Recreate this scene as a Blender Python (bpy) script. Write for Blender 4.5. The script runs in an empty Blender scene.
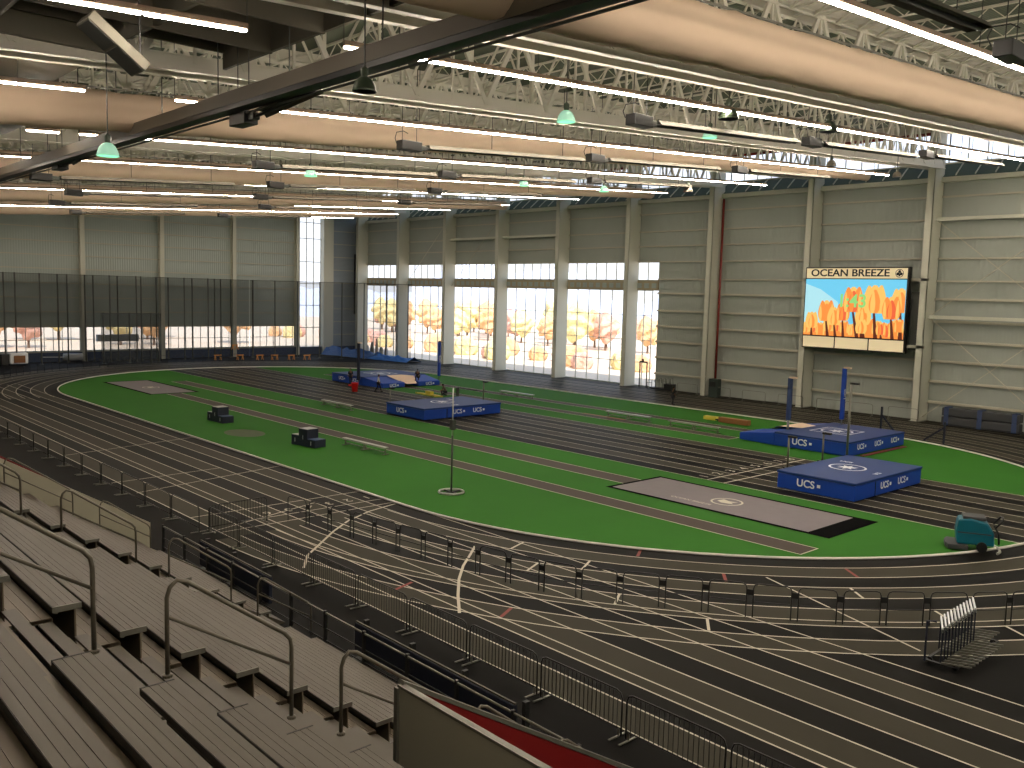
import bpy, bmesh, math, random
from mathutils import Vector, Matrix, Euler
random.seed(7)
PI = math.pi
S = bpy.context.scene
COL = S.collection

# ------------------------------------------------------------ materials
def lin(c):
    return tuple(((v/255.0)/12.92 if v/255.0 <= .04045 else ((v/255.0+.055)/1.055)**2.4) for v in c)
def mat(name, rgb, rough=.6, metal=0., noise=0., nscale=5., emit=None, estr=0., bump=0., bscale=20., spec=.5):
    m = bpy.data.materials.new(name); m.use_nodes = True
    nt = m.node_tree; b = nt.nodes['Principled BSDF']
    c = (*lin(rgb), 1)
    b.inputs['Base Color'].default_value = c
    b.inputs['Roughness'].default_value = rough
    b.inputs['Metallic'].default_value = metal
    b.inputs['Specular IOR Level'].default_value = spec
    if noise or bump:
        tc = nt.nodes.new('ShaderNodeTexCoord')
        nz = nt.nodes.new('ShaderNodeTexNoise'); nz.inputs['Scale'].default_value = nscale
        nz.inputs['Detail'].default_value = 4
        nt.links.new(tc.outputs['Object'], nz.inputs['Vector'])
        if noise:
            mx = nt.nodes.new('ShaderNodeMix'); mx.data_type = 'RGBA'
            mx.inputs[6].default_value = tuple(min(1, v*(1-noise)) for v in c[:3])+(1,)
            mx.inputs[7].default_value = tuple(min(1, v*(1+noise)) for v in c[:3])+(1,)
            nt.links.new(nz.outputs['Fac'], mx.inputs[0]); nt.links.new(mx.outputs[2], b.inputs['Base Color'])
        if bump:
            n2 = nt.nodes.new('ShaderNodeTexNoise'); n2.inputs['Scale'].default_value = bscale
            nt.links.new(tc.outputs['Object'], n2.inputs['Vector'])
            bp = nt.nodes.new('ShaderNodeBump'); bp.inputs['Strength'].default_value = bump
            nt.links.new(n2.outputs['Fac'], bp.inputs['Height']); nt.links.new(bp.outputs['Normal'], b.inputs['Normal'])
    if emit:
        b.inputs['Emission Color'].default_value = (*lin(emit), 1); b.inputs['Emission Strength'].default_value = estr
    return m
def ribbed(name, rgb, scale, axis='X', dark=.75, rough=.6, wid=.5):
    """flat colour crossed by narrow profiled ribs along one axis (a wave bump plus a seam tone)"""
    m = mat(name, rgb, rough); nt = m.node_tree; b = nt.nodes['Principled BSDF']
    tc = nt.nodes.new('ShaderNodeTexCoord'); w = nt.nodes.new('ShaderNodeTexWave')
    w.wave_type = 'BANDS'; w.bands_direction = axis; w.wave_profile = 'SIN'
    w.inputs['Scale'].default_value = scale; w.inputs['Distortion'].default_value = 0
    nt.links.new(tc.outputs['Object'], w.inputs['Vector'])
    bp = nt.nodes.new('ShaderNodeBump'); bp.inputs['Strength'].default_value = wid; bp.inputs['Distance'].default_value = .03
    nt.links.new(w.outputs['Fac'], bp.inputs['Height']); nt.links.new(bp.outputs['Normal'], b.inputs['Normal'])
    nz = nt.nodes.new('ShaderNodeTexNoise'); nz.inputs['Scale'].default_value = .35
    nt.links.new(tc.outputs['Object'], nz.inputs['Vector'])
    mx = nt.nodes.new('ShaderNodeMix'); mx.data_type = 'RGBA'; c = lin(rgb)
    mx.inputs[6].default_value = tuple(v*dark for v in c)+(1,); mx.inputs[7].default_value = tuple(min(1, v*1.08) for v in c)+(1,)
    nt.links.new(nz.outputs['Fac'], mx.inputs[0]); nt.links.new(mx.outputs[2], b.inputs['Base Color'])
    return m
def seethrough(name, rgb, fac, rough=.5, glossy=False):
    m = bpy.data.materials.new(name); m.use_nodes = True; nt = m.node_tree; nt.nodes.clear()
    o = nt.nodes.new('ShaderNodeOutputMaterial'); t = nt.nodes.new('ShaderNodeBsdfTransparent')
    d = nt.nodes.new('ShaderNodeBsdfGlossy' if glossy else 'ShaderNodeBsdfDiffuse')
    d.inputs['Color'].default_value = (*lin(rgb), 1)
    if glossy: d.inputs['Roughness'].default_value = rough
    mx = nt.nodes.new('ShaderNodeMixShader'); mx.inputs[0].default_value = fac
    nt.links.new(t.outputs[0], mx.inputs[1]); nt.links.new(d.outputs[0], mx.inputs[2]); nt.links.new(mx.outputs[0], o.inputs[0])
    return m

M = {}
M['black_floor'] = mat('dark rubber floor', (24, 23, 22), .6, noise=.15, nscale=.6, spec=.03)
M['lane_dark'] = mat('dark lane rubber', (19, 17, 14), .5, noise=.15, nscale=.7, spec=.035)
M['lane_grey'] = mat('olive grey lane rubber', (57, 54, 44), .5, noise=.1, nscale=.7, spec=.04)
M['white_line'] = mat('white line paint', (198, 191, 175), .6, spec=.1)
M['curb'] = mat('white curb', (222, 218, 208), .5)
M['green'] = mat('green infield turf', (48, 104, 30), .8, noise=.1, nscale=.3, spec=.12)
M['runway'] = mat('grey brown runway rubber', (72, 62, 58), .6, spec=.1)
M['pit'] = mat('grey landing pit cover', (116, 108, 112), .7, noise=.08, nscale=2)
M['black_edge'] = mat('black pit edge', (6, 6, 6), .9, spec=.03)
M['red_mark'] = mat('red floor mark', (130, 40, 30), .6)
M['stain'] = mat('dark throwing circle patch', (70, 82, 50), .8, noise=.2, nscale=2)
M['wall'] = ribbed('grey insulated wall panel', (168, 174, 166), 1.05, 'X', .9, .6, .35)
M['wall_end'] = ribbed('grey end wall panel', (172, 182, 176), 1.05, 'Y', .9, .6, .35)
M['siding'] = ribbed('blue grey horizontal siding', (150, 160, 168), 1.6, 'Z', .9, .5, .9)
M['steel'] = mat('pale painted steel', (190, 186, 168), .5)
M['column'] = mat('cream painted column steel', (208, 208, 192), .5)
M['truss'] = mat('white painted truss steel', (232, 228, 215), .5)
M['deck'] = ribbed('dark green grey roof deck', (96, 104, 88), 2.0, 'X', .8, .7, .8)
M['duct'] = mat('cream fabric duct', (218, 194, 170), .8, bump=.3, bscale=1.4, spec=.2)
M['led_house'] = mat('led housing grey', (150, 130, 112), .5)
M['led'] = mat('led lens', (255, 240, 210), .5, emit=(255, 240, 220), estr=78)
M['mint'] = mat('mint glass lamp shade', (190, 235, 212), .4, emit=(180, 250, 215), estr=.4)
M['olive_shade'] = mat('unlit olive lamp shade', (70, 82, 66), .3)
M['tan_shade'] = mat('small grey lamp shade', (150, 140, 125), .4)
M['lamp_bottom'] = mat('lit lamp glass', (255, 250, 240), .4, emit=(255, 245, 230), estr=3)
M['dark_metal'] = mat('dark gunmetal', (70, 72, 68), .45, .3)
M['black'] = mat('black steel', (24, 24, 24), .45)
M['black_metal'] = mat('black barrier steel', (26, 26, 25), .45, .1)
M['galv'] = mat('galvanised steel', (120, 118, 108), .4, .5)
M['rail'] = mat('brown grey handrail aluminium', (104, 98, 86), .4, .4)
M['beam_grey'] = mat('grey brown beam', (112, 104, 92), .6)
M['tube'] = mat('dull heater reflector', (84, 80, 70), .6, .1)
M['plank'] = mat('anodised aluminium plank', (90, 83, 72), .5, .3, noise=.08, nscale=1.5)
M['plank_light'] = mat('worn aluminium footboard', (106, 95, 78), .48, .3, noise=.15, nscale=1.2)
M['plank_end'] = mat('black plank end cap', (38, 36, 32), .5)
M['panel'] = mat('beige side panel', (168, 162, 142), .6)
M['red'] = mat('red painted wall', (112, 8, 10), .5)
M['red_bin'] = mat('bright red plastic', (220, 30, 26), .5)
M['navy'] = mat('navy padding', (50, 68, 106), .6)
M['navy_dark'] = mat('dark navy cover', (18, 26, 46), .6)
M['blue'] = mat('blue mat vinyl', (8, 62, 160), .5)
M['blue_top'] = mat('blue mat top cover', (6, 50, 112), .55)
M['white'] = mat('white print', (225, 228, 232), .6)
M['cream'] = mat('cream foam cover', (232, 205, 178), .7)
M['teal'] = mat('teal machine body', (0, 98, 118), .4)
M['grey_pad'] = mat('charcoal rubber', (58, 60, 62), .6)
M['silver'] = mat('silver bench aluminium', (176, 176, 168), .35, .5)
M['orange'] = mat('orange plastic', (204, 136, 62), .5)
M['yellow'] = mat('yellow plastic', (206, 190, 70), .5)
M['brown'] = mat('brown wood', (128, 84, 46), .6)
M['green_box'] = mat('dark green cabinet', (44, 56, 50), .5)
M['tarp'] = mat('bright blue tarpaulin', (40, 100, 178), .5)
M['skin'] = mat('skin', (120, 82, 62), .6)
M['hair'] = mat('dark hair', (20, 16, 14), .7)
M['cloth_black'] = mat('black cloth', (20, 20, 24), .8)
M['cloth_white'] = mat('white cloth', (205, 200, 195), .8)
M['cloth_grey'] = mat('grey brown cloth', (88, 80, 66), .8)
M['red_pipe'] = mat('dark red pipe', (128, 34, 24), .45)
M['glass'] = seethrough('window glass', (235, 242, 250), .06, .05, True)
M['net'] = seethrough('dark cage netting', (70, 74, 74), .45)
M['ledge'] = mat('teal grey ledge panel', (84, 100, 90), .85)
M['sign_cream'] = mat('backlit sign cream', (200, 190, 160), .6, emit=(232, 206, 160), estr=.55)
M['sky_blue'] = mat('screen blue', (10, 10, 10), .4, emit=(112, 208, 242), estr=1.0)
M['sky_pale'] = mat('screen pale blue', (10, 10, 10), .4, emit=(178, 232, 242), estr=1.0)
M['tulip_a'] = mat('screen orange', (10, 10, 10), .4, emit=(255, 150, 66), estr=1)
M['tulip_b'] = mat('screen deep orange', (10, 10, 10), .4, emit=(245, 104, 60), estr=1)
M['tulip_c'] = mat('screen yellow orange', (10, 10, 10), .4, emit=(255, 200, 104), estr=1)
M['stem'] = mat('screen brown stem', (10, 10, 10), .4, emit=(110, 44, 26), estr=.8)
M['clock'] = mat('screen green digits', (10, 10, 10), .4, emit=(150, 226, 130), estr=.95)
M['sign_black'] = mat('sign black', (16, 14, 12), .5)
M['ground'] = mat('pale outdoor ground', (226, 208, 186), .9, noise=.15, nscale=.15)
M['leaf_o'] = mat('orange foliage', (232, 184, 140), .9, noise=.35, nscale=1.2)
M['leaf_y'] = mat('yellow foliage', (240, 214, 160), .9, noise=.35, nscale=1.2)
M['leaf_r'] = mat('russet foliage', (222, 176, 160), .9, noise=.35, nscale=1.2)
M['bark'] = mat('bark', (112, 92, 78), .9)
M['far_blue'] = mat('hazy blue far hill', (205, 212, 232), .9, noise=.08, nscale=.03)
M['duct_sheet'] = mat('galvanised sheet duct', (112, 108, 94), .5, .1)
M['soffit'] = mat('beige window head', (176, 164, 136), .6)

# ------------------------------------------------------------ mesh helpers
class MB:
    def __init__(s): s.v = []; s.f = []; s.mi = []; s.mats = []; s.smooth = False
    def m(s, k):
        if k not in s.mats: s.mats.append(k)
        return s.mats.index(k)
    def add(s, vs, fs, k):
        o = len(s.v); s.v += [tuple(v) for v in vs]; i = s.m(k)
        for f in fs: s.f.append(tuple(o+a for a in f)); s.mi.append(i)
    def box(s, a, b, k, T=None):
        x0, y0, z0 = a; x1, y1, z1 = b
        vs = [Vector(p) for p in ((x0,y0,z0),(x1,y0,z0),(x1,y1,z0),(x0,y1,z0),(x0,y0,z1),(x1,y0,z1),(x1,y1,z1),(x0,y1,z1))]
        if T: vs = [T @ v for v in vs]
        s.add(vs, [(0,3,2,1),(4,5,6,7),(0,1,5,4),(1,2,6,5),(2,3,7,6),(3,0,4,7)], k)
    def bar(s, p, q, w, h, k, up=(0,0,1)):
        p = Vector(p); q = Vector(q); d = (q-p).normalized(); u = Vector(up)
        if abs(d.dot(u)) > .99: u = Vector((0,1,0)) if abs(d.y) < .9 else Vector((1,0,0))
        a = d.cross(u).normalized()*w/2; b = a.cross(d).normalized()*h/2
        vs = [p-a-b,p+a-b,p+a+b,p-a+b,q-a-b,q+a-b,q+a+b,q-a+b]
        s.add(vs, [(0,1,2,3),(7,6,5,4),(0,4,5,1),(1,5,6,2),(2,6,7,3),(3,7,4,0)], k)
    def path(s, pts, r, k, n=8, closed=False, caps=True):
        pts = [Vector(p) for p in pts]; N = len(pts); vs = []; prev = None
        for i, p in enumerate(pts):
            if closed: d = pts[(i+1)%N]-pts[i-1]
            else: d = pts[min(i+1,N-1)]-pts[max(i-1,0)]
            d.normalize()
            if prev is None:
                u = Vector((0,0,1)) if abs(d.z) < .9 else Vector((1,0,0)); a = d.cross(u).normalized()
            else:
                a = prev - d*prev.dot(d)
                a = a.normalized() if a.length > 1e-6 else d.orthogonal().normalized()
            prev = a; b = d.cross(a); rr = r[i] if isinstance(r, (list, tuple)) else r
            vs += [p + a*math.cos(2*PI*j/n)*rr + b*math.sin(2*PI*j/n)*rr for j in range(n)]
        fs = []
        for i in range(N if closed else N-1):
            for j in range(n):
                i2 = (i+1) % N; j2 = (j+1) % n
                fs.append((i*n+j, i*n+j2, i2*n+j2, i2*n+j))
        if caps and not closed: fs += [tuple(range(n))[::-1], tuple((N-1)*n+j for j in range(n))]
        s.add(vs, fs, k)
    def flat(s, poly, z, k): s.add([(x, y, z) for x, y in poly], [tuple(range(len(poly)))], k)
    def prism(s, poly, z0, z1, k):
        n = len(poly); vs = [(x,y,z0) for x,y in poly]+[(x,y,z1) for x,y in poly]
        s.add(vs, [tuple(range(n))[::-1], tuple(range(n,2*n))]+[(i,(i+1)%n,n+(i+1)%n,n+i) for i in range(n)], k)
    def lathe(s, prof, c, k, n=20, axis='Z'):
        vs = []
        for r, z in prof:
            for j in range(n):
                a = 2*PI*j/n; x, y = r*math.cos(a), r*math.sin(a)
                vs.append((c[0]+x, c[1]+y, c[2]+z) if axis == 'Z' else (c[0]+x, c[1]+z, c[2]+y))
        fs = [(i*n+j, i*n+(j+1)%n, (i+1)*n+(j+1)%n, (i+1)*n+j) for i in range(len(prof)-1) for j in range(n)]
        if prof[0][0] > 1e-5: fs.append(tuple(range(n))[::-1])
        if prof[-1][0] > 1e-5: fs.append(tuple((len(prof)-1)*n+j for j in range(n)))
        s.add(vs, fs, k)
    def build(s, name, parent=None, loc=(0,0,0), rot=0, smooth=False, bevel=0):
        me = bpy.data.meshes.new(name); me.from_pydata(s.v, [], s.f)
        for k in s.mats: me.materials.append(M[k])
        me.polygons.foreach_set('material_index', s.mi)
        if smooth: me.polygons.foreach_set('use_smooth', [True]*len(me.polygons))
        me.update()
        o = bpy.data.objects.new(name, me); COL.objects.link(o)
        o.location = loc; o.rotation_euler = (0,0,rot)
        if parent: o.parent = parent
        if bevel:
            b = o.modifiers.new('bevel', 'BEVEL'); b.width = bevel; b.segments = 2; b.limit_method = 'ANGLE'
        return o
def one(fn, *a, **k):
    b = MB(); getattr(b, fn)(*a, **k); return b
def empty(name, loc=(0,0,0), rot=0):
    o = bpy.data.objects.new(name, None); COL.objects.link(o); o.location = loc; o.rotation_euler = (0,0,rot); o.empty_display_size = .3
    return o
def tag(o, label=None, cat=None, group=None, kind=None):
    if label: o['label'] = label
    if cat: o['category'] = cat
    if group: o['group'] = group
    if kind: o['kind'] = kind
    return o
def struct(mb, name, **k): return tag(mb.build(name, **k), kind='structure')
CH = {}
def kids(o):
    return [c for c in bpy.data.objects if c.parent == o] if False else CH.get(o.name, [])
def reg(root):
    def rec(o):
        CH[o.name] = [c for c in ALLKIDS.get(o, [])]
        for c in CH[o.name]: rec(c)
    ALLKIDS = {}
    for c in COL.objects:
        if c.parent: ALLKIDS.setdefault(c.parent, []).append(c)
    rec(root)
def copy_tree(o, parent=None):
    c = o.copy(); COL.objects.link(c)
    if parent: c.parent = parent
    for k in CH.get(o.name, []): copy_tree(k, c)
    return c
def place(proto, first, loc, rot=0, label=None, group=None):
    """the prototype itself the first time, then a copy with its parts"""
    if first: o = proto
    else: o = copy_tree(proto)
    o.location = loc; o.rotation_euler = (0,0,rot)
    if label: o['label'] = label
    if group: o['group'] = group
    return o
ORD = ['first','second','third','fourth','fifth','sixth','seventh','eighth','ninth','tenth','eleventh','twelfth','thirteenth','fourteenth','fifteenth','sixteenth','seventeenth','eighteenth','nineteenth','twentieth','twenty-first','twenty-second','twenty-third','twenty-fourth','twenty-fifth','twenty-sixth','twenty-seventh','twenty-eighth','twenty-ninth','thirtieth','thirty-first','thirty-second','thirty-third','thirty-fourth','thirty-fifth']
def text(s, size, name, parent, loc, rot, k, ext=.004, align='CENTER'):
    c = bpy.data.curves.new(name, 'FONT'); c.body = s; c.size = size; c.extrude = ext; c.align_x = align; c.align_y = 'CENTER'
    c.materials.append(M[k]); o = bpy.data.objects.new(name, c); COL.objects.link(o); o.location = loc; o.rotation_euler = rot
    if name in ('lettering','clock_digits'): c.offset = size*.02
    bpy.context.view_layer.update(); me = bpy.data.meshes.new_from_object(o.evaluated_get(bpy.context.evaluated_depsgraph_get()))
    q = bpy.data.objects.new(name, me); COL.objects.link(q); q.location = loc; q.rotation_euler = rot
    bpy.data.objects.remove(o); o = q; o.name = name
    if parent: o.parent = parent
    return o
def arc(cx, cy, r, a0, a1, n):
    return [(cx+r*math.cos(a0+(a1-a0)*i/n), cy+r*math.sin(a0+(a1-a0)*i/n)) for i in range(n+1)]

# ------------------------------------------------------------ camera
cam = bpy.data.cameras.new('camera'); co = bpy.data.objects.new('camera', cam); COL.objects.link(co)
f, pi_, ro, ya = 892., math.radians(5.75), math.radians(1.5), math.radians(-47.3)
Fv = Vector((math.sin(ya)*math.cos(pi_), math.cos(ya)*math.cos(pi_), -math.sin(pi_)))
Rv = Vector((math.cos(ya), -math.sin(ya), 0)); Uv = Rv.cross(Fv)
R2 = math.cos(ro)*Rv+math.sin(ro)*Uv; U2 = -math.sin(ro)*Rv+math.cos(ro)*Uv
mw = Matrix((R2, U2, -Fv)).transposed().to_4x4(); mw.translation = Vector((0,0,10)); co.matrix_world = mw
cam.sensor_width = 36; cam.lens = f/1024*36; cam.clip_end = 2000; S.camera = co

# ------------------------------------------------------------ floor with all its painted surface
XL, XR, CY, R0 = -84.0, -33.2, 45.5, 21.3
def stadium(r, n=36):
    return arc(XR, CY, r, -PI/2, PI/2, n)+arc(XL, CY, r, PI/2, 3*PI/2, n)
def ringpath(b, r1, r2, z, k, which='LR', n=48):
    """lane band around the bends (and the far straight)"""
    def strip(A, B):
        for i in range(len(A)-1): b.add([(*A[i],z),(*B[i],z),(*B[i+1],z),(*A[i+1],z)], [(0,1,2,3)], k)
    if 'R' in which: strip(arc(XR,CY,r1,-PI/2,PI/2,n), arc(XR,CY,r2,-PI/2,PI/2,n))
    if 'L' in which: strip(arc(XL,CY,r1,PI/2,3*PI/2,n), arc(XL,CY,r2,PI/2,3*PI/2,n))
    if 'F' in which: strip([(XR,CY+r1),(XL,CY+r1)], [(XR,CY+r2),(XL,CY+r2)])
fl = MB()
fl.flat([(-124,-8),(14,-8),(14,79),(-124,79)], 0, 'black_floor')
def rect(x0,x1,y0,y1,z,k): fl.flat([(x0,y0),(x1,y0),(x1,y1),(x0,y1)], z, k)
# near straight
ys = [24.25,23.2,22.2,21.2,20.15,19.1,18.05,17.56,16.57,15.51]
sk = ['lane_dark','lane_grey','lane_dark','lane_grey','lane_dark','lane_grey','lane_grey','lane_dark','lane_grey']
for i in range(9): rect(-96,14,ys[i+1],ys[i],.005,sk[i])
# bends
rs = [21.25,22.4,23.55,24.7,25.8,26.9,28.0,28.45,29.55,30.6]
rk = ['lane_dark','lane_grey','lane_dark','lane_grey','lane_dark','lane_grey','lane_grey','lane_dark','lane_grey']
for i in range(9):
    ringpath(fl, rs[i], rs[i+1], .010 if i < 7 else .0085, rk[i], 'RLF')
# the far apron carries further stripes up to the wall
for j, y in enumerate([76.1,77.2,78.2]): rect(-120,-2,y,y+.55,.005,'lane_grey')
for i, y in enumerate(ys):
    w = .055
    rect(-96 if i else XL, 14, y-w/2, y+w/2, .0155, 'white_line')
for r in rs[1:]: ringpath(fl, r-.03, r+.03, .015, 'white_line', 'RLF', 64)
# infield
fl.flat(stadium(21.2), .012, 'green')
def xlim(y, r=21.15):
    d = math.sqrt(max(0, r*r-(y-CY)**2)); return XL-d, XR+d
def infield(y0,y1,x0,x1,z,k):
    a0,b0 = xlim(y0); a1,b1 = xlim(y1)
    fl.flat([(max(a0,x0),y0),(min(b0,x1),y0),(min(b1,x1),y1),(max(a1,x0),y1)], z, k)
y8 = [41.2+1.325*i for i in range(9)]
for i in range(8): infield(y8[i],y8[i+1],-200,200,.018,'lane_dark' if i%2==0 else 'lane_grey')
for y in y8: infield(y-.03,y+.03,-200,200,.023,'white_line')
def runway(y0,y1,x0,x1,e0=False,e1=True):
    infield(y0,y1,x0,x1,.018,'runway')
    for y in (y0,y1): infield(y-.03,y+.03,x0,x1,.023,'white_line')
    if e1: rect(x1-.06,x1,y0,y1,.023,'white_line')
    if e0: rect(x0,x0+.06,y0,y1,.023,'white_line')
runway(32.0,33.35,-81.6,-17.5)
runway(36.6,38.1,-92.0,-30.2)
runway(54.6,55.9,-92,-36)
runway(58.9,60.2,-90,-37)
rect(-30.6,-18.0,35.15,39.75,.028,'black_edge'); rect(-30.35,-19.1,35.4,39.5,.033,'pit')
rect(-94.4,-81.7,30.5,35.2,.028,'black_edge'); rect(-94.1,-82.0,30.8,34.9,.033,'pit')
fl.flat([(-57+1.5*math.cos(a*PI/12)*1.2, 27.7+1.25*math.sin(a*PI/12)) for a in range(24)], .018, 'stain')
rect(-51.5,-46.8,55.7,56.1,.028,'brown')
for yy in (42.5,43.8,45.2):                       # start ticks of the hurdles lanes
    pass
rect(-27.4,-27.3,41.2,51.8,.028,'white_line'); rect(-28.5,-28.4,41.2,51.8,.028,'white_line')
# pit emblem ring
for cxx, cyy, rr in ((-24.6,37.4,.8),(-87.5,32.8,.8)):
    P = arc(cxx,cyy,rr,0,2*PI,28); Q = arc(cxx,cyy,rr-.1,0,2*PI,28)
    for i in range(28): fl.add([(*P[i],.038),(*Q[i],.038),(*Q[i+1],.038),(*P[i+1],.038)], [(0,1,2,3)], 'white_line')
    fl.flat([(cxx-.5,cyy-.1),(cxx-.1,cyy-.35),(cxx+.5,cyy-.2),(cxx+.25,cyy),(cxx+.45,cyy+.3),(cxx,cyy+.2),(cxx-.4,cyy+.35)], .038, 'white_line')
# cross lines on the near straight and the curved break lines
def seg(p, q, w=.06, z=.0195, k='white_line'):
    p = Vector((*p,0)); q = Vector((*q,0)); d = (q-p).normalized(); n = Vector((-d.y,d.x,0))*w/2
    fl.add([(*(v).xy,z) for v in (p-n,q-n,q+n,p+n)], [(0,1,2,3)], k)
for p, q in [((-55,15.5),(-57.2,24.2)),((-46.0,15.2),(-46.6,21.2)),((-43.1,15.4),(-45.3,24.2)),((-34.5,15.5),(-36.4,21.2)),((-37.1,15.5),(-37.2,24.2)),
             ((-34.1,15.5),(-34.3,24.2)),((-35.2,15.5),(-35.2,24.2))]: seg(p, q)
def poly_line(pts, w=.1):
    for a, b in zip(pts, pts[1:]): seg(a, b, w, .02)
poly_line([(-27.9,15.8),(-29.2,16.7),(-30.2,17.8),(-31.5,19.2),(-32.6,20.6),(-33.5,22.3),(-34.0,24.1)])
poly_line([(-20.9,17.3),(-22.2,18.3),(-23.5,19.4),(-24.6,20.5),(-25.6,21.7),(-26.3,22.5)])
seg((-16.8,28.3),(-10.2,25.8), .07)
for a, r1, r2 in [(-70,22.4,23.6),(-66,24.7,25.8),(-62,23.6,24.8),(-58,26.9,28),(-40,24.7,25.8),(-36,26.9,28.0),(-12,24.8,26),(-10.8,24.8,26),(-52,28.5,29.5),(-33,28.5,29.5),(-28,29.6,30.6)]:
    c_, s_ = math.cos(math.radians(a)), math.sin(math.radians(a))
    seg((XR+c_*r1, CY+s_*r1),(XR+c_*r2, CY+s_*r2), .09, .021)
for a, r1, r2 in [(-58,21.4,22.3),(-50,23.6,24.6),(-72,29,30),(-38,22.5,23.5),(-14,24.8,25.8),(-64,29.6,30.5)]:
    c_, s_ = math.cos(math.radians(a)), math.sin(math.radians(a))
    seg((XR+c_*r1, CY+s_*r1),(XR+c_*r2, CY+s_*r2), .12, .0215, 'red_mark')
floor = struct(fl, 'floor')
for i in range(6): text(str(i+1), .75, 'lane_number', floor, (-35.9, 23.7-1.04*i, .021), (0,0,-PI/2), 'white_line', 0)
for i in range(8): text(str(i+1), .9, 'lane_number', floor, (-29.1, 41.85+1.325*i, .027), (0,0,PI/2), 'white_line', 0)
text('OCEAN BREEZE', .34, 'pit_lettering', floor, (-25.9, 36.2, .036), (0,0,0), 'white_line', 0)
cb = MB()
cb.path([(x,y,.05) for x,y in stadium(21.3,48)], .055, 'curb', 6, True)
struct(cb, 'trim_1')

# ------------------------------------------------------------ shell
ZR = lambda y: 21.0+.06*y          # underside of the roof deck
w = MB()
# screen wall, Y = 78.9 skin, openings for the tall windows and the band above
WX0, WX1 = -120.5, -62.0
w.box((WX1,78.9,0),(14,79.15,20.6),'wall'); w.box((WX0-3.5,78.9,0),(WX0,79.15,20.6),'wall')
w.box((WX0,78.9,13.95),(WX1,79.15,20.6),'wall'); w.box((WX0,78.9,0),(WX1,79.15,.1),'wall')
w.box((WX0,78.9,24.7),(14,79.3,26.0),'wall') if False else None
wall_n = struct(w, 'wall_north')
t = MB(); t.box((WX0,78.7,10.8),(WX1,79.15,11.95),'soffit')
for k in range(56):
    x = WX0+1.5+k*1.04
    t.box((x,78.66,11.05),(x+.62,78.7,11.6),'wall_end'); 
struct(t, 'trim_2')
t = MB(); t.box((-124,78.3,20.35),(14,79.15,20.75),'column'); struct(t, 'trim_3')
t = MB()
t.add([(-124,78.5,20.75),(14,78.5,20.75),(14,80.2,22.1),(-124,80.2,22.1)], [(0,1,2,3)], 'ledge')
for k in range(88):
    x = -123.2+k*1.561; t.bar((x,78.6,20.9),(x+.0,80.15,22.12),.07,.1,'column')
struct(t, 'trim_4')
t = MB(); t.box((-124,80.2,24.9),(14,80.45,26.2),'column'); t.box((-124,80.15,22.0),(14,80.3,22.2),'column'); struct(t, 'trim_5')
# clerestory: one window per bay
XC = [-32.4-10.93*k for k in range(-4,9)]       # column centres 11.3 .. -119.8
nwin = 0
def window(x0,x1,z0,z1,y,nv,zs=(),wd=.07,vert='X'):
    """frame, mullions and one glazed pane in a wall along X (or along Y)"""
    global nwin
    nwin += 1; b = MB()
    P = (lambda a, c, z: (a, c, z)) if vert == 'X' else (lambda a, c, z: (c, a, z))
    def bx(a0,a1,c0,c1,zz0,zz1):
        p = P(a0,c0,zz0); q = P(a1,c1,zz1)
        b.box((min(p[0],q[0]),min(p[1],q[1]),zz0),(max(p[0],q[0]),max(p[1],q[1]),zz1),'column')
    for i in range(nv+1):
        x = x0+(x1-x0)*i/nv; bx(x-wd/2,x+wd/2,y-.06,y+.06,z0,z1)
    for z in (z0,*zs,z1): bx(x0,x1,y-.05,y+.05,z-wd/2,z+wd/2)
    o = struct(b, 'window_%d' % nwin)
    g = MB(); p = P(x0,y,z0); q = P(x1,y,z1)
    g.add([P(x0,y+.01,z0),P(x1,y+.01,z0),P(x1,y+.01,z1),P(x0,y+.01,z1)], [(0,1,2,3)], 'glass'); g.build('pane', o)
for k in range(1,13):
    window(XC[k]+.0, XC[k-1]-.0, 22.15, 24.95, 80.3, 7)
for k in range(7,13):
    a = XC[k]; b_ = XC[k-1] if k > 7 else -62.15
    if k == 7: 
        window(XC[7],-62.1,11.95,13.95,79.0,2); window(XC[7],-62.9,.1,10.8,79.0,2,(2.7,5.2,8.0))
    else:
        window(a,b_,11.95,13.95,79.0,7); window(a,b_,.1,10.8,79.0,6,(2.7,5.2,8.0))
# girts on the wall
gz = [1.7,3.5,5.25,6.95,8.65,10.55,12.05,13.95,15.65,17.25,19.15]
n = 6
for z in gz:
    b = MB(); x0 = -120.5 if z > 13.9 else -62.0
    b.box((x0,78.68,z-.07),(14,78.92,z+.07),'steel'); b.box((x0,78.62,z-.13),(14,78.7,z+.0),'steel') if z < 12 else None
    struct(b, 'trim_%d' % n); n += 1
for x0, x1 in ((-32.4,-21.5),(-98,-87.1),(-87.1,-76.1)):
    for z in ((9.0,17.2) if x0 > -40 else (17.25,)):
        b = MB(); b.box((x0+.3,77.7,z-.14),(x1-.3,77.95,z+.14),'column'); struct(b, 'trim_%d' % n); n += 1
b = MB()
for (z0,z1) in ((9.0,17.2),(.4,9.0)):
    b.bar((-32.1,77.8,z0),(-21.8,77.8,z1),.06,.06,'steel'); b.bar((-32.1,77.8,z1),(-21.8,77.8,z0),.06,.06,'steel')
struct(b, 'trim_%d' % n); n += 1
b = MB()
for xa in (-87.1,-98.0): b.bar((xa-10.6,78.2,10.9),(xa-.3,78.2,20.3),.05,.05,'steel')
struct(b, 'trim_%d' % n); n += 1
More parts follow.
